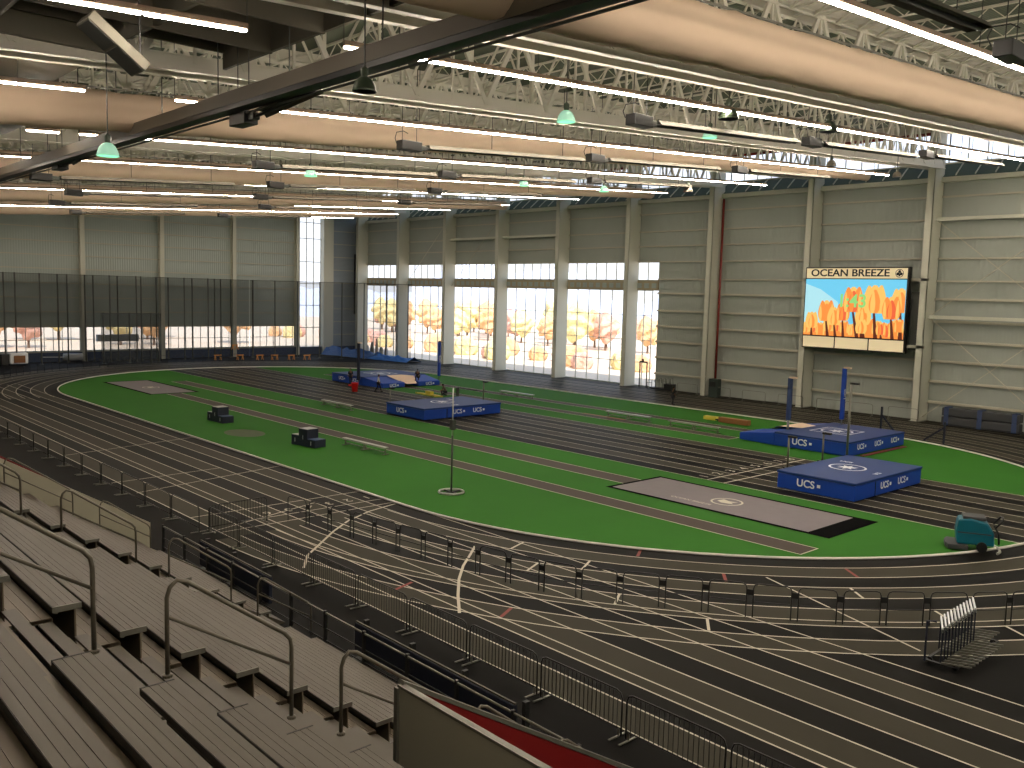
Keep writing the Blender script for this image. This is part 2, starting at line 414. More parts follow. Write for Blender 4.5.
# columns: deep cream I sections
cm = MB()
cm.box((-.3,77.0,0),(.3,77.06,25.4),'column'); cm.box((-.3,78.8,0),(.3,78.86,25.4),'column'); cm.box((-.03,77.06,0),(.03,78.8,25.4),'column')
cm.box((.24,77.0,0),(.3,78.85,25.4),'column')
for z in (0,): cm.box((-.45,76.85,0),(.45,78.85,.06),'galv')
for i, x in enumerate(XC):
    if i == 0: c0 = struct(cm, 'column'); c0.location = (x,0,0)
    else:
        c = c0.copy(); COL.objects.link(c); c.location = (x,0,0)
# end wall (west)
w = MB(); X0 = -122.0
def wy(y0,y1,z0,z1,k='wall_end'): w.box((X0-.25,y0,z0),(X0,y1,z1),k)
wy(-8,26.5,0,25); wy(26.5,67.4,4.35,25); wy(26.5,67.4,0,1.35); wy(67.4,68.2,0,26); wy(71.9,79.2,0,26,'siding'); wy(68.2,71.9,21.0,26); wy(68.2,71.9,0,1.0)
struct(w, 'wall_west')
for k in range(4):
    y0 = 27.0+10.1*k; window(y0+.3,y0+9.8,1.35,4.35,X0-.1,9,(2.75,),.06,'Y')
window(68.2,71.9,1.0,21.0,X0-.1,3,(4.1,7.5,10.8,14.1,17.6,20.0),.1,'Y')
for i, y in enumerate([27.0,37.1,47.2,57.5,67.6]):
    b = MB(); b.box((X0,y-.28,0),(X0+.06,y+.28,21.0+.06*y),'column') ; b.box((X0+.06,y-.04,0),(X0+.7,y+.04,21+.06*y),'column'); b.box((X0+.7,y-.28,0),(X0+.76,y+.28,21+.06*y),'column')
    struct(b, 'column')
b = MB(); b.box((X0,71.9,0),(X0+.9,73.6,25),'column'); struct(b, 'column')
for z in [1.2,4.5,6.3,8.1,9.9,11.7,13.4,15.1,16.8,18.5,20.2]:
    b = MB(); b.box((X0,-8,z-.06),(X0+.2,67.5,z+.06),'steel'); struct(b, 'trim_%d' % n); n += 1
for z in [3.,5.,7.,9.,11.,13.,15.,17.,19.]:
    b = MB(); b.box((X0,73.6,z-.05),(X0+.12,78.9,z+.05),'steel'); struct(b, 'trim_%d' % n); n += 1
b = MB(); b.box((X0,-8,0),(X0+.35,79,1.15),'navy'); struct(b, 'trim_%d' % n); n += 1
# unseen sides closing the hall
b = MB(); b.box((-122,-8.2,0),(14,-8,26),'wall'); struct(b, 'wall_south')
b = MB(); b.box((14,-8,0),(14.2,81,26.5),'wall_end'); struct(b, 'wall_east')
b = MB(); b.add([(-124,-8,ZR(-8)),(15,-8,ZR(-8)),(15,81,ZR(81)),(-124,81,ZR(81))], [(3,2,1,0)], 'deck')
b.add([(-124,-8,ZR(-8)+.3),(15,-8,ZR(-8)+.3),(15,81,ZR(81)+.3),(-124,81,ZR(81)+.3)], [(0,1,2,3)], 'deck')
struct(b, 'ceiling')
b = MB(); b.box((-122,-8,8.3),(14,-1.6,8.6),'black_floor'); b.box((-122,-1.7,0),(14,-1.6,8.3),'panel'); struct(b, 'wall_concourse')
b = MB(); b.path([(-53.6,78.2,0),(-53.6,78.2,20.2)],.12,'red_pipe'); tag(b.build('sprinkler_pipe',smooth=True),'dark red vertical pipe beside the wall column left of the green cabinet','pipe')
b = MB(); b.path([(-70,79.3,24.6),(-24,79.3,24.6)],.14,'red_pipe'); tag(b.build('sprinkler_pipe',smooth=True),'dark red horizontal pipe high above the wall windows','pipe')

# ------------------------------------------------------------ roof structure
XT = [-21.4,-32.4,-43.3,-54.3,-65.2,-76.1,-87.1,-98.0,-108.9,-119.0]
def truss():
    r = empty('roof_truss')
    s = .06; zb = lambda y: 17.0+s*y; zt = lambda y: 20.5+s*y
    for nm, z, h in (('bottom_chord', zb, .55), ('top_chord', zt, .45)):
        b = MB()
        for x in (-.55,.55):
            b.bar((x,0,z(0)),(x,78,z(78)),.04,h,'truss'); b.bar((x,0,z(0)+h/2),(x,78,z(78)+h/2),.12,.05,'truss'); b.bar((x,0,z(0)-h/2),(x,78,z(78)-h/2),.3,.05,'truss')
        k = 0
        while k*1.95 < 77: b.bar((-.55,k*1.95,z(k*1.95)),(.55,k*1.95,z(k*1.95)),.08,.08,'truss'); k += 1
        b.build(nm, r)
    P = 3.9
    for j in range(20):
        y0, y1, ym = j*P, (j+1)*P, (j+.5)*P
        for x, dw in ((-.55,.1),(.55,.22)):
            b = MB(); b.bar((x,y0,zb(y0)),(x,ym,zt(ym)),dw,dw*.6,'truss',(1,0,0)); b.build('diagonal', r)
            b = MB(); b.bar((x,ym,zt(ym)),(x,y1,zb(y1)),dw,dw*.6,'truss',(1,0,0)); b.build('diagonal', r)
        b = MB(); b.bar((-.55,y0,zb(y0)),(-.55,y0,zt(y0)),.16,.16,'truss'); b.build('post', r)
        b = MB(); b.bar((.55,ym,zb(ym)),(.55,ym,zt(ym)),.1,.1,'truss'); b.build('post', r)
        
    return r
tr = truss(); reg(tr)
for i, x in enumerate(XT):
    place(tr, i == 0, (x,0,0), 0, 'white steel roof truss with deep chords, %s truss counted from the right end' % ORD[i], 'roof trusses over the track')
    (tr if i == 0 else None)
tag(tr, cat='truss')
for o in COL.objects:
    if o.name.startswith('roof_truss'): o['category'] = 'truss'
# open web joists running along X
jb = MB(); XJ0, XJ1 = -121.5, -6.0
jb.bar((XJ0,0,.0),(XJ1,0,0),.14,.1,'truss'); jb.bar((XJ0,0,-.6),(XJ1,0,-.6),.09,.06,'truss')
k = 0; px = XJ0
while px < XJ1-.7:
    jb.bar((px,0,0 if k%2==0 else -.6),(px+.7,0,-.6 if k%2==0 else 0),.04,.04,'truss'); px += .7; k += 1
j0 = None
for i in range(20):
    y = 1.2+3.9*i
    if j0 is None: j0 = jb.build('roof_joist'); o = j0
    else: o = j0.copy(); COL.objects.link(o)
    o.location = (0,y,20.88+.06*y)
    tag(o,'long white open web joist with zigzag bars under the dark roof deck','joist','roof joists under the deck')
# bridging zigzags lying beside the top chords
bb = MB(); k = 0
for i in range(39):
    y = 1.2+1.95*i; z = 20.08+.06*y
    bb.bar((.62,y,z),(2.2,y+.98,z+.4),.1,.1,'truss'); bb.bar((2.2,y+.98,z+.4),(.62,y+1.95,z+.12),.1,.1,'truss')
    bb.bar((.62,y,z),(2.2,y,z),.1,.06,'truss'); bb.bar((.62,y,z+.02),(.62,y+1.95,z+.14),.08,.08,'truss')
b0 = None
for i, x in enumerate(XT):
    if b0 is None: b0 = bb.build('roof_bracing'); o = b0
    else: o = b0.copy(); COL.objects.link(o)
    o.location = (x,0,0); tag(o,'white zigzag bracing along the upper side of a truss','bracing','bracing beside the trusses')

# fabric ducts
def duct(x, y0, y1, r, z0=15.95, n=26, r1=None):
    rA = r; r1 = r if r1 is None else r1
    b = MB(); L = int((y1-y0)/.6); prof = []; vs = []
    rnd = random.Random(int(-x))
    for i in range(L+1):
        y = y0+(y1-y0)*i/L; r = rA+(r1-rA)*min(1,i/L*1.05); cz = z0+.06*y+rA-r
        for j in range(n):
            a = 2*PI*j/n; q_ = i % 6; rr = r*(1+.02*math.sin(3*a+i*1.7)*(q_ in (1,2))+.012*(rnd.random()-.5)) - (.035 if q_ == 0 else 0)+(.03*math.sin(7*a+i) if q_ in (1,5) else 0)
            vs.append((x+rr*math.cos(a), y, cz+rr*math.sin(a)))
    fs = [(i*n+j,i*n+(j+1)%n,(i+1)*n+(j+1)%n,(i+1)*n+j) for i in range(L) for j in range(n)]
    fs += [tuple(range(n))[::-1], tuple(L*n+j for j in range(n))]
    b.add(vs, fs, 'duct'); return b
for i, (x, y0, y1, r, re) in enumerate([(-15.2,-4,76,.82,.7),(-37.3,2,75.5,.84,.36),(-59.3,2,73.5,.84,.5),(-81.2,2,73,.8,.5),(-103,2,72,.8,.5)]):
    t = empty('fabric_duct', (x, y0, 15.2))
    o = duct(0,0,y1-y0,r,.7+.06*y0,26,re).build('duct_sleeve', t, smooth=True)
    b = MB(); zz = lambda y: .7+.06*y+.06*y0
    b.bar((0,0,zz(0)+r+.12),(0,y1-y0,zz(y1-y0)+r+.12),.06,.06,'galv')
    k = 0
    while k*1.5 < y1-y0:
        yk = k*1.5; b.bar((0,yk,zz(yk)+r-.03),(0,yk,zz(yk)+r+.12),.05,.05,'galv'); k += 1
    b.build('hanging_rail', t)
    tag(t,'cream fabric air duct, %s' % ['largest, across the upper right corner','second from the right, ending above the wall corner','third from the right','fourth from the right','farthest and smallest'][i],'air duct','fabric ducts')

# led rows
def led(x, y0, y1, lab):
    lw, lh = (.15,.05) if x > -50 else (.06,.028)
    t = empty('led_light', (x, y0, 15.95+.06*y0)); L = y1-y0; z1 = .06*L
    b = MB(); b.bar((0,0,.11),(0,L,z1+.11),.13,.15,'led_house'); b.build('housing', t)
    k = 0; n_ = max(1, round(L/2.4)); b = MB()
    for k in range(n_):
        a = L*k/n_+.04; c = L*(k+1)/n_-.04
        b.bar((0,a,.06*a),(0,c,.06*c),lw,lh,'led')
    b.build('lens', t)
    for k in range(0, n_+1, 3):
        a = L*k/n_; b = MB(); b.bar((0,a,.18+.06*a),(0,a,4.2+.06*a),.02,.02,'dark_metal'); b.build('hanger_rod', t)
    tag(t, lab, 'light', 'linear ceiling lights')
led(-11.3,15,76,'brightest continuous linear ceiling light, across the top right corner')
led(-22.4,15.8,78,'continuous linear ceiling light crossing the roof middle above the large cream duct ends')
led(-33.3,17.3,71,'continuous linear ceiling light just above the second fabric duct')
led(-44.3,13.5,71,'continuous linear ceiling light just below the second fabric duct')
led(-55.2,8,71,'continuous linear ceiling light above the third fabric duct')
led(-66.1,8,70,'continuous linear ceiling light below the third fabric duct')
led(-77.1,8,70,'continuous linear ceiling light above the fourth fabric duct')
led(-88.0,8,70,'distant continuous linear ceiling light below the fourth fabric duct')
led(-99.,8,70,'distant continuous linear ceiling light above the farthest duct')
led(-.5,-5,60,'ceiling light row above the near seats, beyond the right photo edge')
led(10.4,-5,60,'ceiling light row over the right end of the seats, outside the photo')
led(-109.9,8,70,'most distant continuous linear ceiling light near the end wall')
led(-22.4,3,11.0,'linear ceiling light at the upper left edge over the hanging loudspeaker')
led(-22.4,13.9,15.1,'short ceiling light left of the dark diagonal beam, near the sheet metal ducts')
led(-33.3,2,10.4,'linear ceiling light at the left edge above the second fabric duct')
led(-33.3,13.5,14.6,'short ceiling light right above the second fabric duct at left')
led(-33.3,15.6,16.3,'tiny ceiling light piece beside the dark beam over the second duct')
led(-44.3,11.3,12.7,'short ceiling light under the second duct close to the dark beam')
led(-55.2,3,6.9,'short ceiling light at the left edge above the dark beam end')

# heaters
def heater(L):
    r = empty('tube_heater')
    b = MB(); b.box((-.25,-.55,-.2),(.25,.55,.22),'black'); b.box((-.12,.55,-.1),(.12,.95,.12),'dark_metal'); b.build('burner_box', r, bevel=.02)
    b = MB(); b.path([(0,.9,0),(0,L,.06*L)], .06, 'black', 8); b.build('radiant_tube', r, smooth=True)
    b = MB(); b.add([(-.32,1,-.02),(-.14,1,.17),(.14,1,.17),(.32,1,-.02),(-.32,L,-.02+.06*L),(-.14,L,.17+.06*L),(.14,L,.17+.06*L),(.32,L,-.02+.06*L)], [(0,1,5,4),(1,2,6,5),(2,3,7,6),(4,5,6,7)], 'tube')
    b.build('reflector', r)
    for y in (-.4,.4)+tuple(5.*k for k in range(1, int(L/5)+1)):
        b = MB(); b.bar((0,y,.2+(.06*y if y > 1 else 0)),(0,y,4.2),.022,.022,'black'); b.build('hanger_rod', r)
    b = MB(); b.path([(-.3,-.5,.1),(-.42,-.5,.35),(-.3,-.5,.6),(.1,-.4,.62),(.3,-.3,.5)], .02, 'black', 6); b.build('gas_hose', r)
    return r
hp = heater(11.5); reg(hp); hp['category'] = 'heater'
hl = [(-9.2,12.6,16.2,'dark tube heater end at the top right corner above the bright light'),(-9.2,26.2,16.75,'dark heater box at the right photo edge above the bright light'),(-22.9,27.5,16.8,'nearest long tube heater, hanging right of the big mint lamp'),(-22.9,40.5,17.7,'tube heater second along the near line toward the scoreboard wall'),(-22.9,53.5,18.7,'tube heater at the right end of the near line beside the wall windows'),
      (-34,24.6,16.6,'tube heater with bent gas hose hanging before the second fabric duct'),(-34,37.2,17.55,'tube heater in the middle of the second fabric duct line'),(-34,51.2,18.5,'tube heater at the right end of the second fabric duct line'),
      (-45,23,16.5,'tube heater over the truss left of centre beneath the second duct'),(-45,35.5,17.35,'tube heater under the second duct near mid photo'),(-45,49.2,18.4,'tube heater right of the mint lamp pair under the second duct'),
      (-56,15,15.9,'tube heater with two rods in front of the third duct at left'),(-56,29.5,16.9,'tube heater before the third duct, left of mid photo'),(-56,43,17.8,'tube heater before the third duct, right of mid photo'),
      (-67,20,16.2,'distant tube heater below the third duct at left'),(-67,34,17.2,'distant tube heater below the third duct in the middle'),(-67,48,18,'distant tube heater below the third duct at right'),
      (-78,22,16.3,'distant tube heater near the fourth duct at left'),(-78,40,17.5,'distant tube heater near the fourth duct at right'),
      (-100,30,17.3,'farthest tube heater near the end wall at left'),(-100,46,18.2,'farthest tube heater near the end wall at right')]
for i, (x, y, z, lab) in enumerate(hl): place(hp, i == 0, (x,y,z), 0, lab, 'tube heaters')
hq = heater(4.6); reg(hq); hq['category'] = 'heater'
place(hq, True, (-28.6,13.9,15.55), -PI/2, 'short dark tube heater hanging under the diagonal beam at upper left', 'tube heaters')
place(hq, False, (-48.6,13.9,15.75), -PI/2, 'small dark tube heater under the beam at the left beside the mint lamp', 'tube heaters')
place(hq, False, (-61.0,13.9,16.1), -PI/2, 'dark tube heater end at the left photo edge', 'tube heaters')

# bell lamps
def bell(x, y, z, r, lab, shade='mint', bottom='mint'):
    t = empty('bell_lamp', (x,y,z))
    b = MB(); b.lathe([(r,0),(r*.98,r*.12),(r*.93,r*.3),(r*.85,r*.55),(r*.68,r*.85),(r*.42,r*1.08),(r*.2,r*1.16),(0,r*1.18)], (0,0,0), shade, 24); b.build('shade', t, smooth=True)
    b = MB(); b.lathe([(r*1.03,-r*.1),(r*1.03,0),(r*.97,0),(r*.97,-r*.1)], (0,0,0), 'olive_shade' if shade == 'olive_shade' else bottom, 24); b.lathe([(0,-r*.05),(r*.95,-r*.05)], (0,0,0), bottom, 24); b.build('lens', t)
    b = MB(); b.lathe([(r*.22,r*1.1),(r*.32,r*1.35),(r*.32,r*1.8),(r*.1,r*2.0)], (0,0,0), 'olive_shade', 14); b.bar((0,0,r*1.9),(0,0,ZR(y)-z-.9),.03,.03,'dark_metal'); b.build('ballast', t)
    tag(t, lab, 'lamp', 'bell lamps')
bell(-26.0,26.6,17.05,.37,'glowing mint bell lamp, the largest lit one, above the middle')
bell(-26.0,36.5,17.75,.34,'glowing mint bell lamp to the right of the near heater box')
bell(-30.0,10.0,14.05,.33,'glowing mint bell lamp at left beneath the dark beam')
bell(-47.0,27.0,16.55,.36,'pale mint bell lamp above the third duct at left of centre')
bell(-47.0,44.0,17.7,.36,'pale mint bell lamp above the third duct at the middle')
bell(-47.0,52.5,18.1,.36,'pale mint bell lamp in front of the clerestory window')
bell(-19.8,12.9,15.05,.30,'unlit olive bell lamp right under the diagonal beam','olive_shade','olive_shade')
bell(-22.6,33.0,17.7,.42,'dark shaded lamp with white glowing underside left of the mint lamp','olive_shade','lamp_bottom')
bell(-22.6,41.5,18.35,.42,'dark shaded lamp with white glowing underside at the roof middle right','olive_shade','lamp_bottom')
bell(-45.0,60.5,18.7,.4,'small grey lamp before the clerestory, left of the wall column','tan_shade','tan_shade')
bell(-28.0,52.0,18.35,.3,'small grey lamp in front of the clerestory above the scoreboard','tan_shade','tan_shade')
bell(-28.0,61.0,18.65,.3,'small grey lamp just right of the scoreboard column','tan_shade','tan_shade')

# diagonal beam close to the camera
t = empty('curtain_beam', (-8,13.3,16))
b = MB(); b.box((-52.5,-.06,-.1),(6,.06,.32),'beam_grey'); b.build('side_plate', t)
b = MB(); b.box((-52.5,-.04,-.26),(6,.42,-.1),'black'); b.build('track', t)
b = MB(); b.path([(-52.5,.45,-.32),(6,.45,-.32)],.04,'dark_metal'); b.build('cable_pipe', t)
for k in range(12): b = MB(); b.bar((-50+k*4.8,0,.3),(-50+k*4.8,0,4.8),.03,.03,'dark_metal'); b.build('hanger_rod', t)
tag(t,'long dark curtain beam running diagonally across the ceiling at upper left','beam')
# rectangular ducts and loudspeaker at the upper left
def sheet(a, b_, lab):
    o = MB(); o.box(a, b_, 'duct_sheet'); o = o.build('sheet_metal_duct', bevel=.01); tag(o, lab, 'duct', 'sheet metal ducts')
sheet((-41.0,2.0,17.6),(-31.6,10.6,19.8),'wide dark sheet metal duct box at the upper left behind the loudspeaker')
sheet((-52,3.0,17.4),(-42.5,12.2,19.2),'far dark sheet metal duct at the left edge above the cream duct')
M['baffle'] = mat('dark grey acoustic baffle', (84, 80, 68), .85)
t = empty('acoustic_baffles', (-27.0,8.0,18.0))
for x in (-31,-27.6,-24.3,-19.0,-16.8): b = MB(); b.box((x+27-.06,-12,-.4 if x > -30 else .2),(x+27+.06,6.4,2.6),'baffle'); b.build('baffle', t)
for y in (-1.0,3.2,7.0,10.6,14.4): b = MB(); b.box((-4.1,y-8-.06,-.34),(10.4,y-8+.06,2.6),'baffle'); b.build('baffle', t)
b = MB(); b.box((-4.1,-12,2.5),(10.4,6.4,2.6),'baffle'); b.build('backing_sheet', t)
tag(t,'grid of deep dark acoustic baffles under the roof at the top left','baffle')
t = empty('hanging_loudspeaker', (-24.0,8.2,16.0))
T = Matrix.Rotation(math.radians(-37), 4, 'X')
b = MB(); b.box((-.5,-.85,-.13),(.45,.85,.13),'duct_sheet',T); b.build('cabinet', t, bevel=.02)
b = MB(); b.box((-.44,-.8,-.15),(.4,-.03,-.13),'dark_metal',T); b.build('grille', t)
b = MB(); b.box((-.44,.03,-.15),(.4,.8,-.13),'dark_metal',T); b.build('grille', t)
for u in (-.7,.7):
    b = MB(); p = T @ Vector((0,u,.14)); b.bar(p,(p.x,p.y,3.6),.04,.04,'black'); b.build('suspension_cable', t)
tag(t,'long tilted grey loudspeaker cabinet hanging from the roof at upper left','loudspeaker')

# ------------------------------------------------------------ scoreboard
t = empty('scoreboard', (-38.27,77.1,5.79))
W2, H = 4.78, 7.4
b = MB(); b.box((-W2,-.6,0),(W2,-.05,H),'sign_black'); b.build('cabinet', t)
b = MB(); b.box((W2+.02,.1,.3),(W2+1.3,.3,5.3),'dark_metal'); b.box((-W2-.5,-.1,.5),(W2+1.5,0,.75),'steel'); b.box((-W2-.5,-.1,6.2),(W2+1.5,0,6.45),'steel'); b.build('mounting_frame', t)
b = MB(); b.box((-W2+.1,-.63,6.4),(W2-.12,-.6,7.3),'sign_cream'); hd = b.build('header_panel', t)
text('OCEAN BREEZE', .84, 'lettering', hd, (-.55,-.65,6.86), (PI/2,0,0), 'sign_black', .01).scale = (1.24,1.05,1)
b = MB(); P = [(3.98+.36*math.cos(a*PI/16),6.85+.36*math.sin(a*PI/16)) for a in range(32)]; Q = [(3.98+.31*math.cos(a*PI/16),6.85+.31*math.sin(a*PI/16)) for a in range(32)]
def vpoly(b, pts, y, k): b.add([(x,y,z) for x,z in pts], [tuple(range(len(pts)))], k)
def disc(cx, cz, rx, rz, n=20, rot=0):
    return [(cx+rx*math.cos(2*PI*i/n)*math.cos(rot)-rz*math.sin(2*PI*i/n)*math.sin(rot), cz+rx*math.cos(2*PI*i/n)*math.sin(rot)+rz*math.sin(2*PI*i/n)*math.cos(rot)) for i in range(n)]
for i in range(32): j = (i+1)%32; vpoly(b, [P[i],Q[i],Q[j],P[j]], -.645, 'sign_black')
for cx, cz in ((3.98,7.0),(3.83,6.8),(4.13,6.8)): vpoly(b, disc(cx,cz,.13,.13,12), -.645, 'sign_black')
vpoly(b, [(3.94,6.85),(4.02,6.85),(4.06,6.6),(3.9,6.6)], -.646, 'sign_black'); b.build('leaf_emblem', hd)
b = MB(); y = -.62; z0, z1 = 1.2, 6.32; x0, x1 = -W2+.08, W2-.12
vpoly(b, [(x0,z0),(x1,z0),(x1,z1),(x0,z1)], y, 'sky_blue')
vpoly(b, [(x0,z0),(x0+4.5,z0),(x0+3.2,4.3),(x0+1.5,5.4),(x0,5.9)], y-.003, 'sky_pale')
rnd = random.Random(4); lay = [0]
def cl(pts): return [(min(max(px,x0),x1),min(max(pz,z0),z1)) for px,pz in pts]
def tulip(cx, cz, s, ks=('tulip_a','tulip_b','tulip_c'), stem=True, lean=0):
    lay[0] += 1; yy = y-.004-.004*lay[0]
    if stem: vpoly(b, cl([(cx-.05*s,cz-.5*s),(cx+.06*s,cz-.5*s),(cx+.06*s+lean+.12,z0),(cx-.08*s+lean,z0)]), yy, 'stem')
    def petal(dx, w_, h_, k, dy, lean_=0.):
        pts = []
        for q in range(15):
            u = q/14; zz = -.62+u*1.4*h_; ww = w_*math.sin(PI*min(1,(u*.9+.06))**.72)**.75
            pts.append((ww, zz, u))
        P_ = [(cx+s*(dx+lean_*u+a), cz+s*z_) for a,z_,u in pts]+[(cx+s*(dx+lean_*u-a), cz+s*z_) for a,z_,u in pts[::-1]]
        vpoly(b, cl(P_), yy-dy, k)
    petal(0,.5,1.0,ks[2],.0004); petal(-.24,.32,.98,ks[0],.0008,-.06); petal(.26,.32,1.0,ks[0],.0012,.06)
    petal(-.4,.1,.8,ks[2],.0016,-.03); petal(.02,.3,.84,ks[1],.002); petal(-.07,.13,.8,ks[0],.0024); petal(.38,.1,.85,ks[2],.0028,.03)
A3 = ('tulip_c','tulip_a','tulip_c'); B3 = ('tulip_a','tulip_b','tulip_c'); C3 = ('tulip_a','tulip_a','tulip_c')
vpoly(b, [(x0,z0),(x1,z0),(x1,z0+.9),(1.5,z0+1.1),(0,z0+.8),(-3,z0+1.1),(x0,z0+.7)], y-.004, 'tulip_a')
for k in range(13): tulip(-4.5+k*.76, 1.7+rnd.random()*.55, .7+.3*rnd.random(), (A3,B3,C3)[k%3], False)
for cx,cz,s_,kk,ln in [(-3.9,2.5,1.05,0,0),(-2.5,3.35,1.35,2,.2),(-1.7,2.9,1.15,0,.15),(-.9,3.3,1.1,1,.1),(1.0,3.1,1.25,0,.1),(1.95,4.45,1.75,0,.25),(.0,4.4,1.6,1,.5),(4.3,4.4,1.5,0,.1),(3.5,3.75,1.4,1,.2),(2.7,2.0,.8,1,0),(.9,2.1,.9,0,0),(4.3,2.3,.8,2,0)]:
    tulip(cx,cz,s_,(A3,B3,C3)[kk],True,ln)
scn = b.build('video_screen', t)
text('1:43', 1.6, 'clock_digits', scn, (-.05,-.82,4.35), (PI/2,0,0), 'clock', .004)
for k in range(3):
    b = MB(); a = -W2+.1+k*3.17; b.box((a,-.63,.1),(a+3.05,-.6,1.08),'sign_cream'); b.build('advert_panel', t)
tag(t,'large wall scoreboard reading OCEAN BREEZE above a picture of orange tulips','scoreboard')

# ------------------------------------------------------------ grandstand
BY, BZ, PT, RS = 2.319, 6.505, .8, .5024
def rowy(i): return BY+PT*i
def rowz(i): return BZ-RS*i
def stand(x0, x1, i0, i1, lab):
    t = empty('bleacher_section', (x0,rowy(i0),0)); ox, oy = x0, rowy(i0); X = x1-x0
    for i in range(i0, i1+1):
        y, z = rowy(i)-oy, rowz(i); b = MB()
        for k in range(4): b.box((0,y+.084*k,z-.045),(X,y+.084*k+.079,z),'plank')
        b.box((0,y+.005,z-.06),(X,y+.33,z-.012),'plank'); b.box((0,y-.006,z-.075),(X,y,z-.006),'plank_end')
        b.box((-.02,y-.006,z-.07),(0,y+.335,z+.004),'plank_end' if x0 > -9 else 'galv'); b.box((X,y-.006,z-.07),(X+.02,y+.335,z+.004),'galv')
        o = b.build('seat_plank', t)
        b = MB(); b.box((.1,y+.05,z-.13),(X-.1,y+.09,z-.06),'galv'); b.build('support_rail', o)
        b = MB(); zf = z-.63; k0 = .31
        for k in range(4): b.box((0,y+k0+.122*k,zf-.04),(X,y+k0+.122*k+.117,zf),'plank_light')
        b.box((0,y+k0,zf-.05),(X,y+k0+.49,zf-.014),'plank_light'); b.box((0,y+.25,zf-.05),(X,y+.27,z-.06),'plank_light')
        b.build('footboard', t)
    b = MB(); ya, yb = rowy(i0)-oy, rowy(i1+1)-oy
    b.add([(0,ya,rowz(i0)-.9),(X,ya,rowz(i0)-.9),(X,yb,max(.02,rowz(i1+1)-.8)),(0,yb,max(.02,rowz(i1+1)-.8)),(0,ya,0),(X,ya,0),(X,yb,0),(0,yb,0)], [(0,1,2,3),(0,4,5,1),(1,5,6,2),(3,2,6,7),(0,3,7,4)], 'rail')
    b.build('understructure', t)
    tag(t, lab, 'bleachers', 'bleacher sections')
stand(-8.7, 8.0, -4, 4, 'nearest aluminium bleacher block at the lower left corner and bottom')
stand(-20.9, -11.64, -4, 12, 'long middle aluminium bleacher block between the two stepped aisles')
stand(-29.9, -23.55, -4, 12, 'farther left aluminium bleacher block beside the beige end panel')
def aisle(x0, x1, i0, i1, lab):
    t = empty('aisle_steps', (x0,rowy(i0),0)); oy = rowy(i0); X = x1-x0
    for i in range(i0, i1+1):
        y, z = rowy(i)-oy, rowz(i); b = MB()
        for (dy, dz) in ((0,-.40),(.4,-.66)):
            b.box((.03,y+dy,z+dz-.03),(X-.03,y+dy+.165,z+dz),'plank_light'); b.box((.03,y+dy+.22,z+dz-.03),(X-.03,y+dy+.375,z+dz),'plank')
            b.box((.03,y+dy,z+dz-.27),(X-.03,y+dy+.012,z+dz-.045),'plank_end')
        b.build('step', t)
    b = MB(); b.add([(0,0,rowz(i0)-1.1),(X,0,rowz(i0)-1.1),(X,rowy(i1+1)-oy,max(.02,rowz(i1+1)-1.0)),(0,rowy(i1+1)-oy,max(.02,rowz(i1+1)-1.0)),(0,0,0),(X,0,0),(X,rowy(i1+1)-oy,0),(0,rowy(i1+1)-oy,0)], [(0,1,2,3),(0,4,5,1),(1,5,6,2),(2,6,7,3),(3,7,4,0)], 'plank_end'); b.build('stringer', t)
    tag(t, lab, 'steps', 'aisle steps')
aisle(-11.6,-8.74,-4,4,'near stepped aluminium aisle with dark slots between treads')
aisle(-11.6,-9.85,5,11,'lower continuation of the near aisle beside the beige opening wall')
aisle(-23.5,-20.94,-4,11,'farther stepped aluminium aisle in the middle of the bleachers')
def handrail(x, y0, y1, lab, rr=.028, off=0):
    zl = lambda y: BZ-(RS/PT)*(y-BY)-.1+off
    zt = lambda y: BZ-(RS/PT)*(y-BY)+1.09+off
    t = empty('handrail', (x,y0,zl(y0))); o = Vector((x,y0,zl(y0)))
    def P(y,z): return (0,y-y0,z-o.z)
    b = MB(); c = .16
    b.path([P(y0,zl(y0)),P(y0,zt(y0)-.22),P(y0+.04,zt(y0)-.1),P(y0+.12,zt(y0)-.03),P(y0+.24,zt(y0)-.07),P(y1-.24,zt(y1)+.1),P(y1-.1,zt(y1)-.0),P(y1-.02,zt(y1)-.1),P(y1,zt(y1)-.22),P(y1,zl(y1))], rr, 'rail', 8)
    b.build('frame', t, smooth=True)
    b = MB(); b.path([P(y0,zt(y0)-.45),P(y1,zt(y1)-.45)], rr*.8, 'rail', 8); b.build('mid_rail', t, smooth=True)
    b = MB()
    for y_ in (y0,y1): b.lathe([(.06,0),(.06,.03),(.035,.04)],(0,y_-y0,zl(y_)-o.z),'rail',10)
    b.build('foot_flange', t)
    tag(t, lab, 'handrail', 'aisle handrails')
HL = ['nearest looped handrail at the left edge of the near aisle','second looped handrail down the near aisle, centre of the lower left','third looped handrail down the near aisle, just left of the beige panel','lowest looped handrail of the near aisle, behind the beige panel']
for k, (a, c) in enumerate([(1.5,3.15),(3.97,5.6),(6.36,7.99),(8.8,10.2)]): handrail(-10.2,a,c,HL[k])
HL = ['uppermost handrail of the far aisle at the left photo edge','second handrail of the far aisle, left of the steps','third handrail of the far aisle, above the navy barriers','lowest handrail of the far aisle standing over the floor']
for k, (a, c) in enumerate([(3.8,5.37),(6.22,7.93),(8.75,10.43),(11.2,12.87)]): handrail(-22.3,a,c,HL[k],.026)
handrail(-10.2,10.7,12.1,'small handrail end loop beyond the red wall at the bottom')
for k, (a, c) in enumerate([(6.7,8.6),(9.4,11.0)]): handrail(-29.6,a,c,['thin handrail against the beige end panel, upper one','thin handrail against the beige end panel, lower one'][k],.022,-.1)
